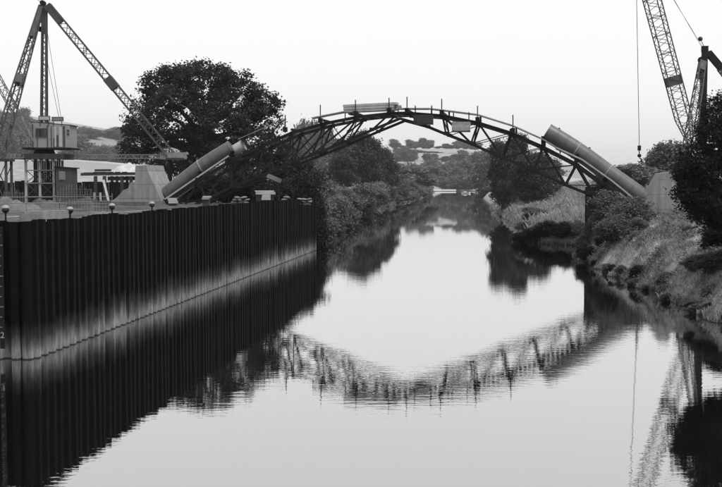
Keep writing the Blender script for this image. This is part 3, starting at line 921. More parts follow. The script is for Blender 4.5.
# ---- right derrick
RY = 110.0
foot = at(690, 143, RY)
dr_ = thing('derrick_crane', (foot.x, foot.y, foot.z), 'derrick crane with long lattice jib rising behind the right bank', 'crane')
jt = at(635.5, -62, RY)
jb = lattice(dr_, 'jib', foot, jt, 1.30, 1.42, M['steel_crane'], 34, .10, .05, taper0=.45)
plate_on(dr_, foot, jt, .305, .95, 1.24, M['steel_crane'])
mt = at(704.8, 51, RY + .8); mb = at(701, 150, RY + .8)
MB().bar(mb, mt, .72, .72, w2=.5, h2=.5, up=(0, 1, 0)).build('mast', M['steel_dark'], dr_)
MB().bar(mt - Vector((0, 0, .1)), mt + Vector((0, 0, .5)), .62, .4, up=(0, 1, 0)).build('mast_head', M['steel_dark'], dr_)
for x, y in ((701.2, 60), (699.8, 76)):
    p = at(x, y, RY + .5); MB().tube([p - Vector((0, .12, 0)), p + Vector((0, .12, 0))], .33, 14).build('head_sheave', M['steel_dark'], dr_)
bl = at(700.3, 38.8, RY + .8)
MB().tube([mt + Vector((0, 0, .3)), bl], .035, 5).build('lamp_rod', M['steel_dark'], dr_)
MB().sphere(bl, .24, 12, 8).build('warning_lamp', M['lamp_dark'], dr_, True)
lattice(dr_, 'stay_leg', at(702.5, 62, RY + .4), at(688, 150, RY - 6), .55, .9, M['steel_crane'], 18, .10, .055, solid=1.2)
q = at(790, 160, RY + 4)
m = MB().bar(at(708, 52.5, RY + .8), at(722, 69, RY + 1), .62, .62, up=(0, 1, 0)).build('stay_head', M['steel_dark'], dr_)
lattice(dr_, 'stay_leg', at(721, 68, RY + 1), q, .6, .7, M['steel_crane'], 16, .1, .055)
cable(dr_, [jt, at(704, 49, RY + .8)], .018); cable(dr_, [jt + Vector((.3, 0, 0)), at(705, 53, RY + .8)], .018)
hk = at(639.3, 147, RY - .5)
cable(dr_, [jt, hk], .03, 'hoist_rope')
m = MB().box(hk + Vector((0, 0, -.1)), (.3, .22, .5)).build('hook_block', M['steel_dark'], dr_)
MB().tube([hk + Vector((0, 0, -.3)), hk + Vector((0.02, 0, -.9))], .05, 6).build('hook_shank', M['steel_dark'], m)
MB().sphere(hk + Vector((.02, 0, -.85)), .2, 10, 6).build('hook_weight', M['steel_dark'], m)
hp = [hk + Vector((.02 + .19 * math.sin(a), 0, -1.28 + .19 * math.cos(a))) for a in np.linspace(0, 4.4, 10)]
MB().tube(hp, [.06] * 7 + [.05, .04, .02], 6).build('hook', M['steel_dark'], m)
rtw = thing('crane_tower', (foot.x + .6, RY, 3.4), 'dark braced tower carrying the right crane behind the trees', 'tower')
zt = foot.z - .3
for sx in (-1, 1):
    for sy in (-1, 1):
        MB().bar((foot.x + .6 + sx * 1.2, RY + sy * 1.2, 2.5), (foot.x + .6 + sx * 1.2, RY + sy * 1.2, zt), .25, .25, up=(0, 1, 0)).build('column', M['steel_dark'], rtw)
MB().box((foot.x + .6, RY, zt), (3.2, 3.2, .35)).build('platform', M['timber_dark'], rtw)
for sy in (-1, 1):
    for za, zb in ((3.6, 6.4), (6.4, 9.4)):
        MB().bar((foot.x - .6, RY + sy * 1.35, za), (foot.x + 1.8, RY + sy * 1.35, zb), .09).build('brace', M['steel_dark'], rtw)
        MB().bar((foot.x + 1.8, RY + sy * 1.45, za), (foot.x - .6, RY + sy * 1.45, zb), .09).build('brace', M['steel_dark'], rtw)

# ------------------------------------------------------------------ things about the site
# round lamps along the wall
for px, py, Y, lab in ((5.5, 209.5, 39.6, 'round dark lamp with pale hood at the near corner of the sheet pile wall'),
                       (70, 210.5, 45.0, 'round dark lamp with pale hood at the right end of the pale capping beam'),
                       (112, 206.8, 48.8, 'round dark lamp with pale hood below the left foot of the stepped block'),
                       (152, 204.6, 54.0, 'round dark lamp with pale hood below the right foot of the stepped block')):
    c = at(px, py, Y)
    t = thing('site_lamp', (c.x, c.y, 4.3), lab, 'lamp', 'round lamps along the sheet pile wall')
    MB().sphere(c, .135, 16, 10, -1, .3).build('lamp_body', M['lamp_dark'], t, True)
    MB().sphere(c + Vector((.0, 0, .012)), .155, 16, 8, .3, 1.0).build('hood', M['lamp_pale'], t, True)
    MB().tube([(c.x, c.y, 4.2), (c.x, c.y, c.z - .1)], .035, 8).build('post', M['steel_dark'], t)
    MB().box((c.x, c.y, 4.32), (.3, .3, .08)).build('foot_plate', M['steel_dark'], t)

# capping beam and hanging board at the near corner
a, b_ = at(22, 212.5, 42.6), at(66, 211.8, 44.6)
a.z = b_.z = 4.7; o = MB().bar(a, b_, .3, .92).build('capping_beam', M['concrete']); tag(o, 'pale capping beam along the near top of the sheet pile wall', 'beam')
a, b_ = on(20, 219, 4.9), on(43, 219, 4.9)
cb_ = thing('formwork_panel', tuple(at(30, 219, 40.4)), 'grey boarded panel resting against the near top of the sheet pile wall', 'panel')
for k in range(3):
    p0 = at(20, 216.5, 39.6); p1 = at(42, 216.5, 41.4); p0.z = p1.z = 4.93 + k * .09
    MB().bar(p0, p1, .05, .08).build('plank', M['steel_pale'], cb_)

# timber staging left of the stepped block
sg = thing('timber_staging', tuple(on(105, 205, 4.3)), 'dark timber staging of heavy beams beside the stepped block', 'staging')
SY = 101.2
def sb(nm, p, q, w, h, mat='timber_dark'): MB().bar(p, q, w, h).build(nm, M[mat], sg)
sb('beam', at(81, 174.3, SY), at(137, 173.6, SY), .3, .26)
sb('beam', at(84, 173.8, SY + 2.2), at(137, 173.4, SY + 2.2), .3, .26)
sb('beam', at(95, 170.3, SY + 1.2), at(111, 170.2, SY + 1.2), .3, .2)
sb('beam', at(108, 178.5, SY + .3), at(136, 178.3, SY + .3), .3, .36)
for x in (95.5, 104.5, 122, 131):
    for yy in (SY, SY + 2.2):
        p = at(x, 176, yy); MB().bar((p.x, yy, 4.1), (p.x, yy, p.z), .27, .27, up=(0, 1, 0)).build('post', M['timber_dark'], sg)
for x in (112, 117, 127):
    p = at(x, 176, SY + 1.2); MB().bar((p.x, SY + 1.2, 4.1), (p.x, SY + 1.2, p.z), .2, .2, up=(0, 1, 0)).build('post', M['timber_dark'], sg)
for k in range(5):
    p = at(99 + k * 7, 171.5, SY + 1); MB().box((p.x, SY + 1.1, at(99, 172.3, SY).z + .02), (.42, 2.6, .06)).build('deck_board', M['timber_dark'], sg)
o = MB().bar(at(103.5, 180, 100.8), at(109.5, 205, 99.3), .2, .07, up=(0, 1, 0)).build('leaning_plank', M['timber']); tag(o, 'long pale plank leaning against the dark timber staging', 'plank')
for x in (94.3, 100.3):
    p = at(x, 192.5, 94.2); q = at(x + .5, 206, 94.2); q.z = max(q.z, 4.3)
    o = MB().bar(p, q, .16, .16, up=(0, 1, 0)).build('pale_stake', M['timber'])
    tag(o, f'short pale upright stake, {"left" if x < 97 else "right"} one of the two below the timber staging', 'stake', 'pale stakes by the timber staging')

# dark hut beside the crane tower
hp_ = at(64, 189, 103)
hut = thing('site_hut', (hp_.x, 103, 4.3), 'small dark site hut just right of the crane tower', 'hut')
w_ = at(72, 180, 103).x - at(56, 180, 103).x
zh = at(64, 167.5, 103).z
MB().box((hp_.x, 104, (4.2 + zh) / 2), (w_, 2.0, zh - 4.2)).build('wall', M['cabin_dark'], hut)
MB().prism([(hp_.x - w_ / 2 - .15, 102.85, zh), (hp_.x + w_ / 2 + .2, 102.85, zh - .1), (hp_.x + w_ / 2 + .2, 102.85, zh), (hp_.x - w_ / 2 - .15, 102.85, zh + .12)], (0, 2.3, 0)).build('roof', M['steel_dark'], hut)
MB().box((hp_.x - .15, 102.97, zh - .75), (.6, .05, .8)).build('notice_board', M['steel_pale'], hut)

# scaffold railings on the platform
def railing(pts, label, h=1.0, rails=(0.5, 1.0), mat='steel_pale', step=1.6):
    t = thing('scaffold_railing', (pts[0][0], pts[0][1], 4.3), label, 'railing')
    for a, b_ in zip(pts[:-1], pts[1:]):
        a, b_ = Vector((a[0], a[1], 4.25)), Vector((b_[0], b_[1], 4.25)); L = (b_ - a).length; n = max(1, int(L / step))
        for k in range(n + 1):
            p = a.lerp(b_, k / n)
            MB().tube([p - Vector((0, 0, .1)), p + Vector((rnd.uniform(-.03, .03), 0, h + rnd.uniform(-.05, .25)))], .026, 6).build('upright', M[mat], t)
        for r in rails: MB().tube([a + Vector((0, -.05, r)), b_ + Vector((0, -.05, r + rnd.uniform(-.04, .04)))], .024, 6).build('rail', M[mat], t)
r1 = [on(10, 207, 4.3), on(62, 206.5, 4.3), on(112, 206, 4.3)]
railing([(r1[0].x, 78), (r1[1].x * .98, 79), (at(112, 205, 80).x, 80)], 'thin tube railing across the site in front of the crane tower')
railing([(at(-8, 205, 62).x, 62), (at(60, 205, 64).x, 64), (at(92, 205, 66).x, 66)], 'nearer thin tube railing just behind the pale capping beam', 0.9, (0.45, .85))

def rebar(px0, px1, Y, h, label, n):
    a, b_ = at(px0, 200, Y), at(px1, 200, Y + 1.5)
    t = thing('reinforcement_cage', (a.x, Y, 4.25), label, 'reinforcement')
    for k in range(n):
        f_ = k / (n - 1); x = a.x + (b_.x - a.x) * f_; y = a.y + (b_.y - a.y) * f_
        MB().tube([(x, y, 4.1), (x + rnd.uniform(-.04, .04), y, 4.3 + h * rnd.uniform(.8, 1.15))], .022, 5).build('upright_bar', M['steel_crane' if k % 2 else 'steel_pale'], t)
    for zz in (.35, .8, 1.2):
        MB().tube([(a.x, a.y - .04, 4.3 + zz * h / 1.5), (b_.x, b_.y - .04, 4.3 + zz * h / 1.5)], .02, 5).build('tie_bar', M['steel_crane'], t)
rebar(58, 92, 92, 1.7, 'reinforcement bars standing right of the crane tower', 26)
rebar(4, 24, 90, 1.3, 'reinforcement bars standing at the left edge of the site', 16)
rebar(66, 110, 76, .8, 'low reinforcement bars in front of the timber staging', 30)
# tarpaulin heaped behind the left block
def heap(name, c, dx, dy, dz, mat, label, cat, seed, n=26):
    rg = np.random.RandomState(seed)
    m = MB(); g = np.linspace(-1, 1, n)
    ph = rg.uniform(0, 6, 8)
    for y in g:
        for x in g:
            r = math.hypot(x, y)
            z = max(0, 1 - r ** 3.2) * (0.7 + .25 * math.sin(5 * x + ph[0] + 2 * math.sin(3 * y + ph[1]))) + (.13 * math.sin(9 * x + 4 * y + ph[2]) + .09 * math.sin(17 * x - 7 * y + ph[3]) + rg.uniform(-.07, .07)) * max(0, 1 - r * r)
            m.v.append((c[0] + x * dx / 2, c[1] + y * dy / 2, c[2] + z * dz))
    for j in range(n - 1):
        for i in range(n - 1):
            a = j * n + i; m.f.append((a, a + 1, a + n + 1, a + n))
    o = m.build(name, mat, None, True); tag(o, label, cat); return o
p = at(129, 172.5, 102.3)
heap('tarpaulin', (p.x + .1, 102.4, p.z - .05), 4.0, 2.2, .85, M['tarp'], 'crumpled pale tarpaulin heaped on the staging behind the stepped block', 'tarpaulin', 3)
for k, (px, Y, dx, dy, dz, mt_, lab) in enumerate(((14, 72, 4.0, 2.5, 1.1, 'concrete_dark', 'grey rubble heap at the left edge behind the railing'), (44, 86, 3.6, 2.5, .8, 'site', 'low earth heap in front of the crane tower'), (98, 62, 2.6, 1.6, .5, 'concrete_dark', 'low rubble heap behind the wall below the timber staging'), (84, 88, 3.0, 2.0, .9, 'site', 'earth heap between crane tower and timber staging'), (180, 72, 2.4, 1.6, .45, 'concrete_dark', 'low rubble heap behind the wall below the left pipe'))):
    q = at(px, 205, Y); heap('spoil_heap', (q.x, Y, 4.2), dx, dy, dz, M[mt_], lab, 'heap', 40 + k, 18)
for k, (px, Y, L_, ang, lab) in enumerate(((30, 58, 2.6, .3, 'loose plank on the ground behind the pale capping beam'), (85, 58, 2.2, -.5, 'loose plank lying between the second and third lamps'), (128, 66, 2.4, .15, 'loose plank lying before the stepped block'), (60, 70, 3.0, -.2, 'loose plank lying before the reinforcement bars'))):
    q = at(px, 208, Y); d_ = Vector((math.cos(ang), math.sin(ang), 0)) * L_ / 2; c_ = Vector((q.x, Y, 4.47))
    tag(MB().bar(c_ - d_, c_ + d_ + Vector((0, 0, .12)), .22, .06).build('plank', M['timber']), lab, 'plank')
# stacks of material near the end of the wall
def stack(px0, px1, y0, y1, Y, label, mat='white', boards=3, deep=.9):
    a, b_ = at(px0, y1, Y), at(px1, y0, Y)
    z0 = a.z; h = b_.z - a.z; w = b_.x - a.x
    t = thing('board_stack', ((a.x + b_.x) / 2, Y, 4.25), label, 'stack', 'stacks of pale material near the wall end')
    MB().box(((a.x + b_.x) / 2, Y + deep / 2, (z0 + 4.2) / 2), (w * .9, deep * .8, max(.1, z0 - 4.2))).build('bearer', M['timber_dark'], t)
    for k in range(boards):
        MB().box(((a.x + b_.x) / 2 + rnd.uniform(-.06, .06), Y + deep / 2, z0 + h * (k + .5) / boards), (w * rnd.uniform(.93, 1.02), deep, h / boards - .015), rnd.uniform(-.06, .06)).build('board', M[mat], t)
stack(255, 274, 190.5, 194.5, 88, 'widest stack of pale boards behind the wall, right of the left arch foot')
stack(262, 270, 194.8, 200, 87, 'small pale crate just below the widest board stack', 'white', 2)
stack(202, 209, 196, 199.5, 82, 'small pale stack under the left arch foot', 'timber', 2)
for px, w, h, Y, lab, mt_ in ((287.5, .9, .95, 92, 'narrow heap of grey sacks between the board stack and the wall end', 'timber'), (301, 1.7, .75, 93.5, 'rightmost heap of grey sacks near the end of the sheet pile wall', 'timber'), (240.5, 1.3, .8, 90, 'heap of grey sacks left of the board stack, under the arch', 'timber'), (279, .9, .6, 90, 'small heap of sacks just right of the board stack', 'timber'), ):
    q = at(px, 195, Y)
    t = thing('sack_heap', (q.x, Y, 4.25), lab, 'sacks', 'heaps of sacks behind the wall')
    nx_ = max(1, int(w / .42)); ly = max(2, int(h / .2))
    for lay in range(ly):
        for kx in range(max(1, nx_ - lay // 3)):
            m = MB(); m.sphere((0, 0, 0), 1, 10, 7)
            cx_ = q.x + (kx - (nx_ - lay // 3 - 1) / 2) * .45 + rnd.uniform(-.08, .08); sc = (rnd.uniform(.24, .3), rnd.uniform(.32, .42), rnd.uniform(.11, .14)); tl = rnd.uniform(-.25, .25)
            m.v = [(cx_ + a_[0] * sc[0], Y + a_[1] * sc[1] + rnd.uniform(-.01, .01), 4.42 + lay * .2 + a_[2] * sc[2] + tl * a_[0] * sc[0]) for a_ in m.v]
            m.build('sack', M['sack'], t, True)
o = MB().bar(at(267, 175.5, 99), at(281, 181.5, 99), .6, .08, up=(0, -.6, .8)).build('leaning_sheet', M['steel_crane']); tag(o, 'grey sheet propped aslant below the left haunch of the arch', 'sheet')
sh = at(274, 178.5, 99)
pr = thing('prop_frame', (sh.x, 99.3, 4.25), 'dark prop frame under the slanted grey sheet', 'frame')
for dx in (-.4, .4):
    MB().bar((sh.x + dx, 99.5, 3.9), (sh.x + dx, 99.4, sh.z - .12 - dx * .35), .1, .1, up=(0, 1, 0)).build('post', M['timber_dark'], pr)
stack(168, 176, 198, 203.5, 93.5, 'pale stack wedged between the left pipe foot and the wall', 'white', 2)

# far white landing stage and punt where the river bends
a, b_ = at(425, 190.2, 752), at(456, 190.2, 752)
M['paint'] = new_mat('white paint', 0.8, 0.05, 2, 0.6)
ls = thing('landing_stage', ((a.x + b_.x) / 2, 752, 0), 'thin white landing stage at the far bend of the river', 'landing stage')
MB().box(((a.x + b_.x) / 2, 752, .75), (b_.x - a.x, 2.5, 1.0)).build('deck', M['paint'], ls)
for k in range(6):
    MB().box((a.x + (b_.x - a.x) * (k + .5) / 6, 752, 0), (.4, .4, 1.4)).build('pile', M['timber_dark'], ls)
a, b_ = at(461.5, 190.4, 600), at(470.5, 190.4, 600)
bt = thing('boat', ((a.x + b_.x) / 2, 600, 0), 'small white boat moored right of the far landing stage', 'boat')
cx, L = (a.x + b_.x) / 2, (b_.x - a.x) / 2
hull = MB()
st = [(-1, .5, .8), (-.6, .85, .7), (0, 1, .62), (.6, .8, .7), (1, .05, .95)]
for x, w, z in st:
    hull.v += [(cx + x * L, 600 - .9 * w, z), (cx + x * L, 600 - .6 * w, -.05), (cx + x * L, 600 + .6 * w, -.05), (cx + x * L, 600 + .9 * w, z)]
for i in range(4):
    for k in range(3): hull.f.append((i * 4 + k, i * 4 + k + 1, i * 4 + k + 5, i * 4 + k + 4))
hull.f += [(0, 1, 2, 3), (19, 18, 17, 16)]
hull.build('hull', M['paint'], bt)
MB().box((cx - .5, 600, .9), (L * .7, 1.1, .5)).build('cabin', M['paint'], bt)

# ------------------------------------------------------------------ vegetation
def leaves(rg, centers, spread, per, size, up_bias=.35, flat=.75):
    """leaf cards scattered round clump centres"""
    n = len(centers) * per
    C = np.repeat(centers, per, 0) + rg.normal(0, 1, (n, 3)) * spread * np.array([1, 1, flat])
    nrm = rg.normal(0, 1, (n, 3)); nrm[:, 2] = np.abs(nrm[:, 2]) + up_bias
    nrm /= np.linalg.norm(nrm, axis=1)[:, None]
    t = np.cross(nrm, rg.normal(0, 1, (n, 3))); t /= np.linalg.norm(t, axis=1)[:, None] + 1e-9
    s = np.cross(nrm, t)
    sz = size * rg.uniform(.55, 1.3, n)[:, None]
    V = np.stack([C - t * sz * .62, C - s * sz * .36 - nrm * sz * .1, C + t * sz * .62, C + s * sz * .36 - nrm * sz * .1], 1).reshape(-1, 3)
    Qd = np.arange(4 * n).reshape(-1, 4)
    return V, Qd
def lobes_points(rg, lobes, n, shell=.5):
    vol = np.array([(l[3] * l[4] * l[5]) ** .67 for l in lobes]); k = rg.choice(len(lobes), n, p=vol / vol.sum())
    L = np.array(lobes)[k]
    d = rg.normal(0, 1, (n, 3)); d /= np.linalg.norm(d, axis=1)[:, None]
    r = shell + (1 - shell) * rg.uniform(0, 1, n) ** .6
    r *= 1 + .10 * np.sin(d[:, 0] * 7 + k) * np.sin(d[:, 2] * 6 + 2 * k)
    return L[:, :3] + d * L[:, 3:6] * r[:, None]
def trunk_mesh(rg, h, r, lobes, limbs=9, mat=None):
    m = MB()
    top = Vector((rg.uniform(-.3, .3), rg.uniform(-.3, .3), h))
    m.tube([(0, 0, -.5), (0, 0, .3), (top.x * .4, top.y * .4, h * .5), top], [r * 1.5, r * 1.1, r * .85, r * .6], 10)
    order = rg.permutation(len(lobes))
    for q in range(limbs):
        l = lobes[order[q % len(lobes)]]
        e = Vector((l[0], l[1], l[2])) + Vector(rg.normal(0, .25, 3)) * l[3]
        s = Vector((0, 0, h * rg.uniform(.55, 1.0)))
        mid = s.lerp(e, .5) + Vector((0, 0, .12 * (e - s).length)) * rg.uniform(-.3, 1)
        m.tube([s, mid, e], [r * .5, r * .3, r * .1], 7)
    return m.mesh('trunk', mat)
def auto_lobes(rg, w, h, base, n, squash=.8):
    """crown of width w from height base to h"""
    out = []
    for k in range(n):
        t = (k + .5) / n
        z = base + (h - base) * (0.12 + .76 * t)
        wide = math.sin(math.pi * (0.16 + .72 * t)) ** .8
        a = k * 2.4 + rg.uniform(-.4, .4)
        rad = w / 2 * wide * rg.uniform(.35, .68) if n > 3 else 0
        s = w * rg.uniform(.17, .27)
        out.append((rad * math.cos(a), rad * math.sin(a), z, s, s, s * squash))
    out.append((0, 0, base + (h - base) * .5, w * .3, w * .3, (h - base) * .42))
    return out
def make_tree_meshes(seed, w, h, base, nl, clumps, per, size, spread, leafm, trunk_r, lobes=None, shell=.55, limbs=9):
    rg = np.random.RandomState(seed)
    lobes = lobes or auto_lobes(rg, w, h, base, nl)
    V, Qd = leaves(rg, lobes_points(rg, lobes, clumps, shell), spread, per, size)
    return trunk_mesh(rg, base + (h - base) * .35, trunk_r, lobes, limbs, M['bark']), array_mesh('crown', V, Qd, leafm)
def plant(name, meshes, loc, label, cat, group=None, scale=1.0, rz=0.0):
    t = thing(name, loc, label, cat, group)
    t.rotation_euler = (0, 0, rz); t.scale = (scale, scale, scale) if not hasattr(scale, '__len__') else scale
    link('trunk' if cat == 'tree' else 'stem', meshes[0], t); link('crown' if cat == 'tree' else 'foliage', meshes[1], t)
    return t

# the big oak behind the left half of the arch
OY = 128.0
ob = at(208, 190, OY); oz = 4.3
def ol(px, py, rx, rz_, dy=0):
    p = at(px, py + max(0, 110 - py) * .16 + 3, OY); k = OY / F
    return (p.x - ob.x, dy, p.z - oz, rx * k, rx * k * .95, rz_ * k)
oak_l = [ol(172, 82, 26, 22), ol(205, 78, 32, 24, -2), ol(238, 100, 30, 24), ol(258, 118, 22, 18, 1), ol(150, 112, 24, 20), ol(143, 140, 20, 16, -2), ol(185, 115, 34, 26, -5), ol(222, 128, 32, 26, -5),
         ol(258, 145, 30, 20, -2), ol(180, 150, 34, 22, -4), ol(285, 160, 30, 18), ol(300, 178, 26, 16, -2), ol(220, 160, 34, 20, -4), ol(255, 172, 30, 16, -3), ol(158, 74, 20, 15, 2), ol(236, 79, 22, 16, 2), ol(181, 64, 16, 10, 2), ol(212, 66, 18, 10, 3), ol(262, 100, 18, 14, 1), ol(137, 128, 14, 12), ol(135, 152, 14, 8)]
om = make_tree_meshes(11, 22, 20, 3, 0, 1250, 44, .30, .36, M['leaf_oak'], .75, oak_l, .72, 23)
plant('oak_tree', om, (ob.x, OY, oz), 'huge dark oak behind the left half of the arch', 'tree')

# bushes at the end of the wall
bushm = [make_tree_meshes(20 + k, 6, 5.2, .4, 6, 420, 26, .26, .32, M[('leaf_dark', 'leaf_mid', 'leaf_pale', 'leaf_mid')[k]], .12, None, .5, 7) for k in range(4)]
def bush(px, py, Y, w, hh, k, label, rz=0.0, z=None, group=None):
    p = at(px, py, Y)
    zz = gz(p.x, Y) if z is None else z
    return plant('shrub', bushm[k], (p.x, Y, zz - .1), label, 'shrub', group, (w / 6, w / 6, hh / 5.2), rz)
bush(303, 190, 108, 4.4, 4.6, 0, 'dark shrub at the far end of the sheet pile wall', .4)
bush(284, 190, 112, 5.5, 4.6, 0, 'dark shrub under the oak left of the wall end', 1.4)
bush(255, 190, 113, 6.0, 3.6, 0, 'low dark shrub under the oak behind the pale stacks', 2.4)
bush(222, 190, 113, 6.0, 3.6, 1, 'mid grey shrub behind the left pipe foot', 3.4)
bush(322, 215, 122, 4.6, 3.8, 2, 'pale willow shrub just beyond the wall end at the water', .2)
bush(328, 215, 140, 6, 5, 2, 'second pale willow shrub along the left bank beyond the wall', 1.2)
bush(338, 215, 158, 7, 5, 1, 'grey shrub overhanging the water left of the far poplars', 2.2)
bush(318, 200, 150, 8, 7, 2, 'tall pale shrub behind the willow shrubs on the left bank', 4.2)
bush(345, 212, 185, 8, 5.5, 2, 'pale shrub below the tall mid-river tree', 4.9)
bush(357, 210, 215, 9, 6, 1, 'rounded grey shrub at the foot of the tall mid-river tree', .9)
bush(372, 206, 245, 9, 5.5, 2, 'pale shrub right below the tall mid-river tree crown', 1.9)
bush(385, 205, 275, 8, 5.5, 1, 'grey waterside shrub right of the tall mid-river tree', 2.9)
bush(398, 202, 320, 9, 6, 1, 'large grey shrub on the left bank before the far bend', 3.9)
bush(410, 197, 385, 8, 5, 2, 'hazy pale shrub on the left bank by the far bend', 5.1)

# trees along the river
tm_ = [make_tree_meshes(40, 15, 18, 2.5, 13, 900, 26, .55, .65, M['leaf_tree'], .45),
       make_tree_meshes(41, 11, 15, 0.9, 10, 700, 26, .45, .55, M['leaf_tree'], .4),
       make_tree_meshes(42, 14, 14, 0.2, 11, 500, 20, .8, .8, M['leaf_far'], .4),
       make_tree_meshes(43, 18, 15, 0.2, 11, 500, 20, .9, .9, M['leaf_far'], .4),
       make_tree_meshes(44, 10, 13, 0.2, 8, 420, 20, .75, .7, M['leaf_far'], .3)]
def tree(k, px, Y, w, top_py, label, group=None, rz=0.0, name='tree'):
    p = at(px, 190, Y); z = gz(p.x, Y)
    w0, h0 = ((15, 18), (11, 15), (14, 14), (18, 15), (10, 13))[k]
    hh = at(px, top_py, Y).z - z
    return plant(name, tm_[k], (p.x, Y, z - .2), label, 'tree', group, (w / w0, w / w0, hh / h0), rz)
def plant_far(k, px, Y, w, top_py, label, group, rz):
    p = at(px, 190, Y); w0, h0 = ((15, 18), (11, 15), (14, 14), (18, 15), (10, 13))[k]
    return plant('tree', tm_[k], (p.x, Y, -.3), label, 'tree', group, (w / w0, w / w0, (at(px, top_py, Y).z + .3) / h0), rz)
tree(0, 362, 285, 15, 131, 'tall dark tree on the left bank seen under the arch', rz=.5)
tree(1, 341, 262, 9, 153, 'broad tree left of the tall one under the arch', rz=2.1)
tree(1, 384, 300, 9, 146, 'slender tree joined to the right side of the tall one under the arch', rz=1.1)
tree(1, 503, 208, 6.6, 139, 'dark waterside tree on the right bank under the arch', rz=.2)
tree(1, 515, 212, 7, 132, 'tall dark tree behind the right truss panels', rz=2.8)
tree(1, 533, 200, 9, 150, 'leaning tree on the grassy right bank under the truss', rz=4.0)
tree(4, 548, 225, 7, 158, 'small tree behind the right pier on the grassy bank', rz=1.0)

# distant woods, each tree its own
rg = random.Random(77)
far_label = 'hazy tree in the distant wood beyond the river bend'
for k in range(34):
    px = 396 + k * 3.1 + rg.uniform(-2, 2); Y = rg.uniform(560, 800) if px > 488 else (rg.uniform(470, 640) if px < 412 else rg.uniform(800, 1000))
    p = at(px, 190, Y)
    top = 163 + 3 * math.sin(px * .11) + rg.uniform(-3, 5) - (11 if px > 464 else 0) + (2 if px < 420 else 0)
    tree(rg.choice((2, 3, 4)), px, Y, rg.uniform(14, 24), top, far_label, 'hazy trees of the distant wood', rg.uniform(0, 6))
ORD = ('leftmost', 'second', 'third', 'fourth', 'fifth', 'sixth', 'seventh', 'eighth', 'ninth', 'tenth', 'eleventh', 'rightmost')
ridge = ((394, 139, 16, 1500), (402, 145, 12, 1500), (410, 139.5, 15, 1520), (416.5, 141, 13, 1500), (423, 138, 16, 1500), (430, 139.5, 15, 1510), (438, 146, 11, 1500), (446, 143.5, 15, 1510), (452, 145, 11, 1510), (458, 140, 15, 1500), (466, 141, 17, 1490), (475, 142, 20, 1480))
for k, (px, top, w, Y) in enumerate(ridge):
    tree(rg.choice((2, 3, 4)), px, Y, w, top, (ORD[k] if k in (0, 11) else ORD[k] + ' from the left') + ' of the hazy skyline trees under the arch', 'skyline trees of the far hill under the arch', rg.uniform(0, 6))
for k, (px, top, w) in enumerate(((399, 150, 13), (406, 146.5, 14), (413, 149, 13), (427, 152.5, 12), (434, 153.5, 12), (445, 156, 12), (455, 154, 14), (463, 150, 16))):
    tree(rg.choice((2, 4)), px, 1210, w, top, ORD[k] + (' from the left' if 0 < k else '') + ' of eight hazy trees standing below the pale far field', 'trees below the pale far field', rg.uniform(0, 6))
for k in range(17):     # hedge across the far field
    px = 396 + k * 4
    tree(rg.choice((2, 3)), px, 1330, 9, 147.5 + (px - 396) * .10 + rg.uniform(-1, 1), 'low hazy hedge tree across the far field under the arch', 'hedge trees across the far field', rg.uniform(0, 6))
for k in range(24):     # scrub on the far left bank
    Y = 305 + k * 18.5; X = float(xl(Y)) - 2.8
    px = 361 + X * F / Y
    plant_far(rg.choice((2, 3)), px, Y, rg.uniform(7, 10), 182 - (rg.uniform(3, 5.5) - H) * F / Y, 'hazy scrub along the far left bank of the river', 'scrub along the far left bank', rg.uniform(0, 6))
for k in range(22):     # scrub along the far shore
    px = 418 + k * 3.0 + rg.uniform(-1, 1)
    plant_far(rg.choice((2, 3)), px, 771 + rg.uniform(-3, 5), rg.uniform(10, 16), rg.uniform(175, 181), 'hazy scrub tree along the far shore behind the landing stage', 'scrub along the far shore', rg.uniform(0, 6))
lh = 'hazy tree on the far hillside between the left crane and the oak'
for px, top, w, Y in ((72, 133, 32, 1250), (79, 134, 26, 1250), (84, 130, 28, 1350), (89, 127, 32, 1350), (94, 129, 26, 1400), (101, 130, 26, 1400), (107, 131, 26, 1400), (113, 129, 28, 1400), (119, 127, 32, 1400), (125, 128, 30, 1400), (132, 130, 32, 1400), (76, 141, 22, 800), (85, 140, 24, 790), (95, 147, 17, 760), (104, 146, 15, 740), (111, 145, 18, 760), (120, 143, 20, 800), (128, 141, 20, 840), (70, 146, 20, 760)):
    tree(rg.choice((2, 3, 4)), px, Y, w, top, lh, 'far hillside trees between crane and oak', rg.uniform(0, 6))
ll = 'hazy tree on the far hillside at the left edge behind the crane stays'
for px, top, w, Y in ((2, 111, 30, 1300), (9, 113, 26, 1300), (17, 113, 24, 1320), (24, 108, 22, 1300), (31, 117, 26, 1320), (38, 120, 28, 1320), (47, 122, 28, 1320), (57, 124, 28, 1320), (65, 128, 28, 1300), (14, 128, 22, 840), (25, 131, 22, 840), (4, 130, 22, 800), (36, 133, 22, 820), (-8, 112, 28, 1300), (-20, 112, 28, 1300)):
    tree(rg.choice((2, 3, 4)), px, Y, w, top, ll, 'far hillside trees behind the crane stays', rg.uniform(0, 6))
for k, (px, top, w, Y) in enumerate(((299, 124, 16, 520), (308, 121, 15, 560), (316, 120, 15, 540), (323, 128, 14, 500), (331, 140, 14, 460))):
    tree(rg.choice((2, 3, 4)), px, Y, w, top, (ORD[k] if k == 0 else 'rightmost' if k == 4 else ORD[k] + ' from the left') + ' of five hazy trees just past the right side of the oak', 'hazy trees beyond the oak', rg.uniform(0, 6))
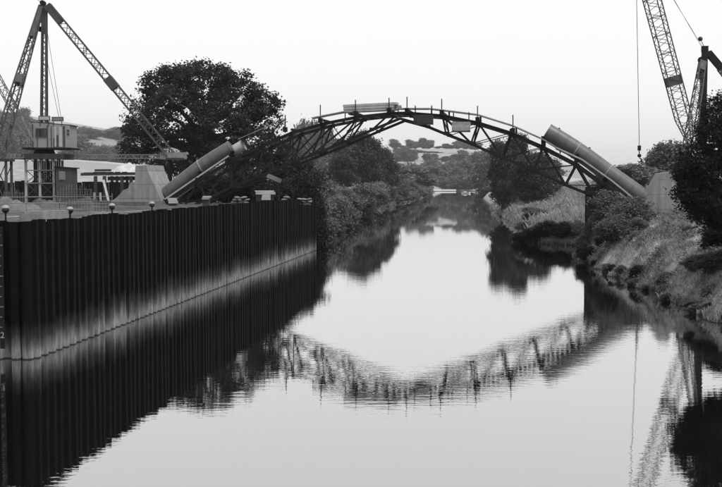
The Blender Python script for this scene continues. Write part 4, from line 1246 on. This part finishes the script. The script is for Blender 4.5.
# behind the right bank
tree(2, 669, 170, 8.0, 139, 'rounded grey tree standing behind the right concrete block', rz=1.4)
tree(4, 654, 220, 4.5, 150, 'small thin tree left of the rounded grey tree', rz=.4)
for px, top, Y, w, lab in ((628, 165, 150, 6, 'grey shrubby tree just right of the pipe on the skyline'), (640, 163, 158, 7, 'grey shrubby tree left of the right concrete block'), (614, 172, 165, 7, 'grey shrubby tree behind the right pipe')):
    tree(4, px, Y, w, top, lab, rz=px)

# big dark tree at the right edge
NY = 53.0
NB = Vector((18.6, NY, 0))
nbz = gz(NB.x, NY)
def nl(px, py, rx, rz_, dy=0):
    p = at(px, py, NY); k = NY / F
    return (p.x - NB.x, dy, p.z - nbz, rx * k, rx * k, rz_ * k)
nbl = [nl(699, 165, 24, 22), nl(718, 138, 24, 24), nl(735, 118, 28, 28, 1), nl(694, 194, 21, 20), nl(714, 203, 24, 22, -.4), nl(742, 170, 32, 36, .5), nl(690, 178, 15, 14), nl(750, 210, 34, 28), nl(715, 180, 26, 26, .5), nl(765, 140, 30, 34, 1), nl(704, 214, 16, 12, -.3), nl(727, 218, 20, 14), nl(780, 175, 34, 40, .6)]
nbm = make_tree_meshes(61, 6, 9, .5, 0, 1900, 40, .115, .16, M['leaf_dark'], .16, nbl, .5, 13)
plant('alder_tree', nbm, (NB.x, NY, nbz), 'big black leafy tree at the right edge of the photo', 'tree')

# bushes on the right bank
k_ = 0
for px, py, Y, w, hh, k, lab in ((600, 250, 90, 2.6, 2.3, 1, 'leafy shrub at the water by the trestle pier'),
                                (615, 240, 88, 4.2, 2.9, 1, 'grey leafy shrub right of the trestle pier'),
                                (630, 238, 84, 4.2, 2.6, 1, 'grey leafy shrub below the right pipe foot'),
                                (612, 262, 80, 3.4, 2.0, 1, 'leafy grey shrub overhanging the water right of the pier'),
                                (708, 275, 56, 2.2, 1.0, 1, 'low leafy shrub on the bank under the black tree'),
                                (534, 222, 140, 4, 1.6, 2, 'pale shrub above the point of the right bank')):
    bush(px, py, Y, w, hh, k, lab, px * .7)

for X, Y, w, hh, k, lab in ((16.7, 114.6, 2.2, 1.2, 0, 'small dark shrub at the tip of the right bank point'), (17.7, 112.9, 2.6, 1.5, 0, 'dark low shrub on the point of the right bank'),
                            (18.9, 111.7, 2.8, 1.7, 0, 'dark low shrub midway along the inlet left of the pier'), (20.3, 110.4, 2.8, 1.7, 0, 'dark shrub nearest the pier in the inlet'), (21.8, 109.0, 2.4, 1.8, 1, 'grey shrub in the inlet just left of the pier'),
                            (17.6, 117.5, 2.4, 1.3, 3, 'grey shrub rising behind the tip of the right bank point')):
    plant('shrub', bushm[k], (X, Y, gz(X, Y) - .25), lab, 'shrub', None, (w / 6, w / 6, hh / 5.2), X)
for X, Y, w, hh, k, lab in ((18.5, 90.5, 2.2, 2.0, 1, 'leafy shrub hiding the foot of the trestle pier'), (19.6, 89.4, 2.6, 2.2, 3, 'grey shrub in front of the trestle pier posts'), (21.0, 90.5, 2.8, 2.3, 1, 'leafy shrub between the trestle pier and the right block'), (17.9, 86.5, 2.0, 1.3, 0, 'small dark shrub dipping in the water before the pier'), (17.6, 58.0, 1.6, .8, 1, 'small leafy shrub by the water under the black tree'), (19.6, 60.0, 2.8, 1.7, 0, 'dark shrub on the bank in the shade of the black tree')):
    plant('shrub', bushm[k], (X, Y, gz(X, Y) - .25), lab, 'shrub', None, (w / 6, w / 6, hh / 5.2), X)
for q_ in range(22):
    Y = 47 + q_ * 2.1 + rnd.uniform(-.8, .8); X = float(xr(Y)) + rnd.uniform(-.05, .35); k = rnd.choice((0, 1, 3, 0))
    w = rnd.uniform(.6, 1.3)
    plant('shrub', bushm[k], (X, Y, max(.02, gz(X, Y)) - .1), 'small tuft overhanging the water edge of the near right bank', 'shrub', 'tufts along the right waterline', (w / 6, w / 6, w * rnd.uniform(.4, .7) / 5.2), X * 5)
BG = 'small clumps on the near right bank'
for q_ in range(16):
    Y = 50 + q_ * 3.0 + rnd.uniform(-1, 1); X = float(xr(Y)) + rnd.uniform(.4, 4.6); k = rnd.choice((0, 1, 1, 3, 2))
    w = rnd.uniform(.7, 1.5)
    plant('shrub', bushm[k], (X, Y, gz(X, Y) - .15), 'small leafy clump among the grass of the near right bank', 'shrub', BG, (w / 6, w / 6, w * rnd.uniform(.45, .8) / 5.2), X * 3)
for px, Y, w, hh, lab in ((312, 111.5, 4.2, 6.6, 'tall dark shrub rising at the end of the sheet pile wall'), (296, 112.5, 5.0, 6.2, 'tall dark shrub beside the oak under the truss'), (198, 108.5, 5.0, 3.6, 'dark shrub behind the left pipe foot'), (214, 107.5, 5.0, 3.2, 'dark shrub under the left arch leg'), (240, 108.5, 5.6, 3.8, 'dark shrub behind the sacks under the arch'), (268, 107.5, 5.5, 3.8, 'dark shrub behind the pale board stack'), (291, 106.8, 4.5, 3.4, 'dark shrub just left of the wall end')):
    q = at(px, 200, Y); plant('shrub', bushm[0], (q.x, Y, gz(q.x, Y) - .2), lab, 'shrub', None, (w / 6, w / 6, hh / 5.2), px)
# grass: blades over the banks, nobody could count it
def grass(name, n, x0, x1, y0, y1, side, hmin, hmax, label, seed, wid=.03, dmax=14):
    rg = np.random.RandomState(seed)
    y = rg.uniform(y0, y1, n); d = rg.uniform(0, 1, n) ** 1.3 * dmax + .05
    x = xr(y) + d if side > 0 else xl(y) - d
    z = ground(x, y)
    tuft = .55 + .9 * np.clip(np.sin(x * 1.9 + np.sin(y * 1.3)) * np.sin(y * 1.7 + x * .4), 0, 1)
    h = rg.uniform(hmin, hmax, n) * tuft
    a = rg.uniform(0, 2 * np.pi, n); lean = rg.uniform(.1, .8, n)
    dx, dy = np.cos(a), np.sin(a)
    b2 = rg.uniform(0, 2 * np.pi, n); wx, wy = np.cos(b2) * wid * (.6 + rg.uniform(0, 1, n)), np.sin(b2) * wid * (.6 + rg.uniform(0, 1, n))
    p0 = np.stack([x - wx, y - wy, z - .05], 1); p1 = np.stack([x + wx, y + wy, z - .05], 1)
    p2 = np.stack([x + dx * lean * h * .4 + wx * .6, y + dy * lean * h * .4 + wy * .6, z + h * .65], 1)
    p3 = np.stack([x + dx * lean * h, y + dy * lean * h, z + h], 1)
    V = np.stack([p0, p1, p2, p3], 1).reshape(-1, 3)
    o = link(name, array_mesh(name, V, np.arange(4 * n).reshape(-1, 4), M['grass']))
    tag(o, label, 'grass', kind='stuff'); return o
grass('grass', 70000, 0, 0, 44, 108, 1, .10, .38, 'rough grass on the near right bank', 3, .022, 9)
def cover(name, n, y0, y1, side, dmax, size, mat, label, seed, hgt=.25):
    rg = np.random.RandomState(seed)
    y = rg.uniform(y0, y1, n); d = rg.uniform(0, 1, n) ** 1.2 * dmax + .1
    x = xr(y) + d if side > 0 else xl(y) - d
    keep = np.sin(x * 1.1 + 1.7 * np.sin(y * .5)) * np.sin(y * .8 + x * .3) + .6 * np.sin(x * 3.1 + y) * np.sin(y * 2.3 - x) + rg.normal(0, .15, n) > .22
    x, y = x[keep], y[keep]
    c = np.stack([x, y, ground(x, y) + hgt * rg.uniform(0, 1, len(x)) ** 1.5], 1)
    V, Qd = leaves(rg, c, .16, 5, size, .6, .6)
    tag(link(name, array_mesh(name, V, Qd, M[mat])), label, 'ground cover', kind='stuff')
cover('weeds', 20000, 44, 108, 1, 8.0, .12, 'leaf_mid', 'leafy weeds covering the near right bank', 8, .35)
cover('weeds', 12000, 104, 230, 1, 24.0, .3, 'leaf_pale', 'pale weeds on the grassy right bank beyond the pier', 9, .5)
cover('weeds', 9000, 105, 300, -1, 9.0, .35, 'leaf_pale', 'pale waterside weeds on the left bank beyond the wall', 10, .8)
grass('grass', 60000, 0, 0, 109, 270, 1, .3, .9, 'pale tall grass on the right bank beyond the pier', 4, .05, 22)
grass('grass', 25000, 0, 0, 106, 260, -1, .3, 1.0, 'rough grass on the left bank beyond the wall', 5, .06, 12)

# ------------------------------------------------------------------ haze
hz = MB(); hz.box((0, 1390, 68), (4000, 3180, 142))
hm = bpy.data.materials.new('thin haze'); hm.use_nodes = True
hn = hm.node_tree.nodes; hn.clear()
pv = hn.new('ShaderNodeVolumePrincipled'); pv.inputs['Color'].default_value = (1, 1, 1, 1); pv.inputs['Density'].default_value = 0.00011; pv.inputs['Anisotropy'].default_value = 0.3
ho = hn.new('ShaderNodeOutputMaterial'); hm.node_tree.links.new(pv.outputs[0], ho.inputs['Volume'])
hob = link('haze', hz.mesh('haze', hm)); tag(hob, 'thin pale haze in the river valley', 'haze', kind='stuff')
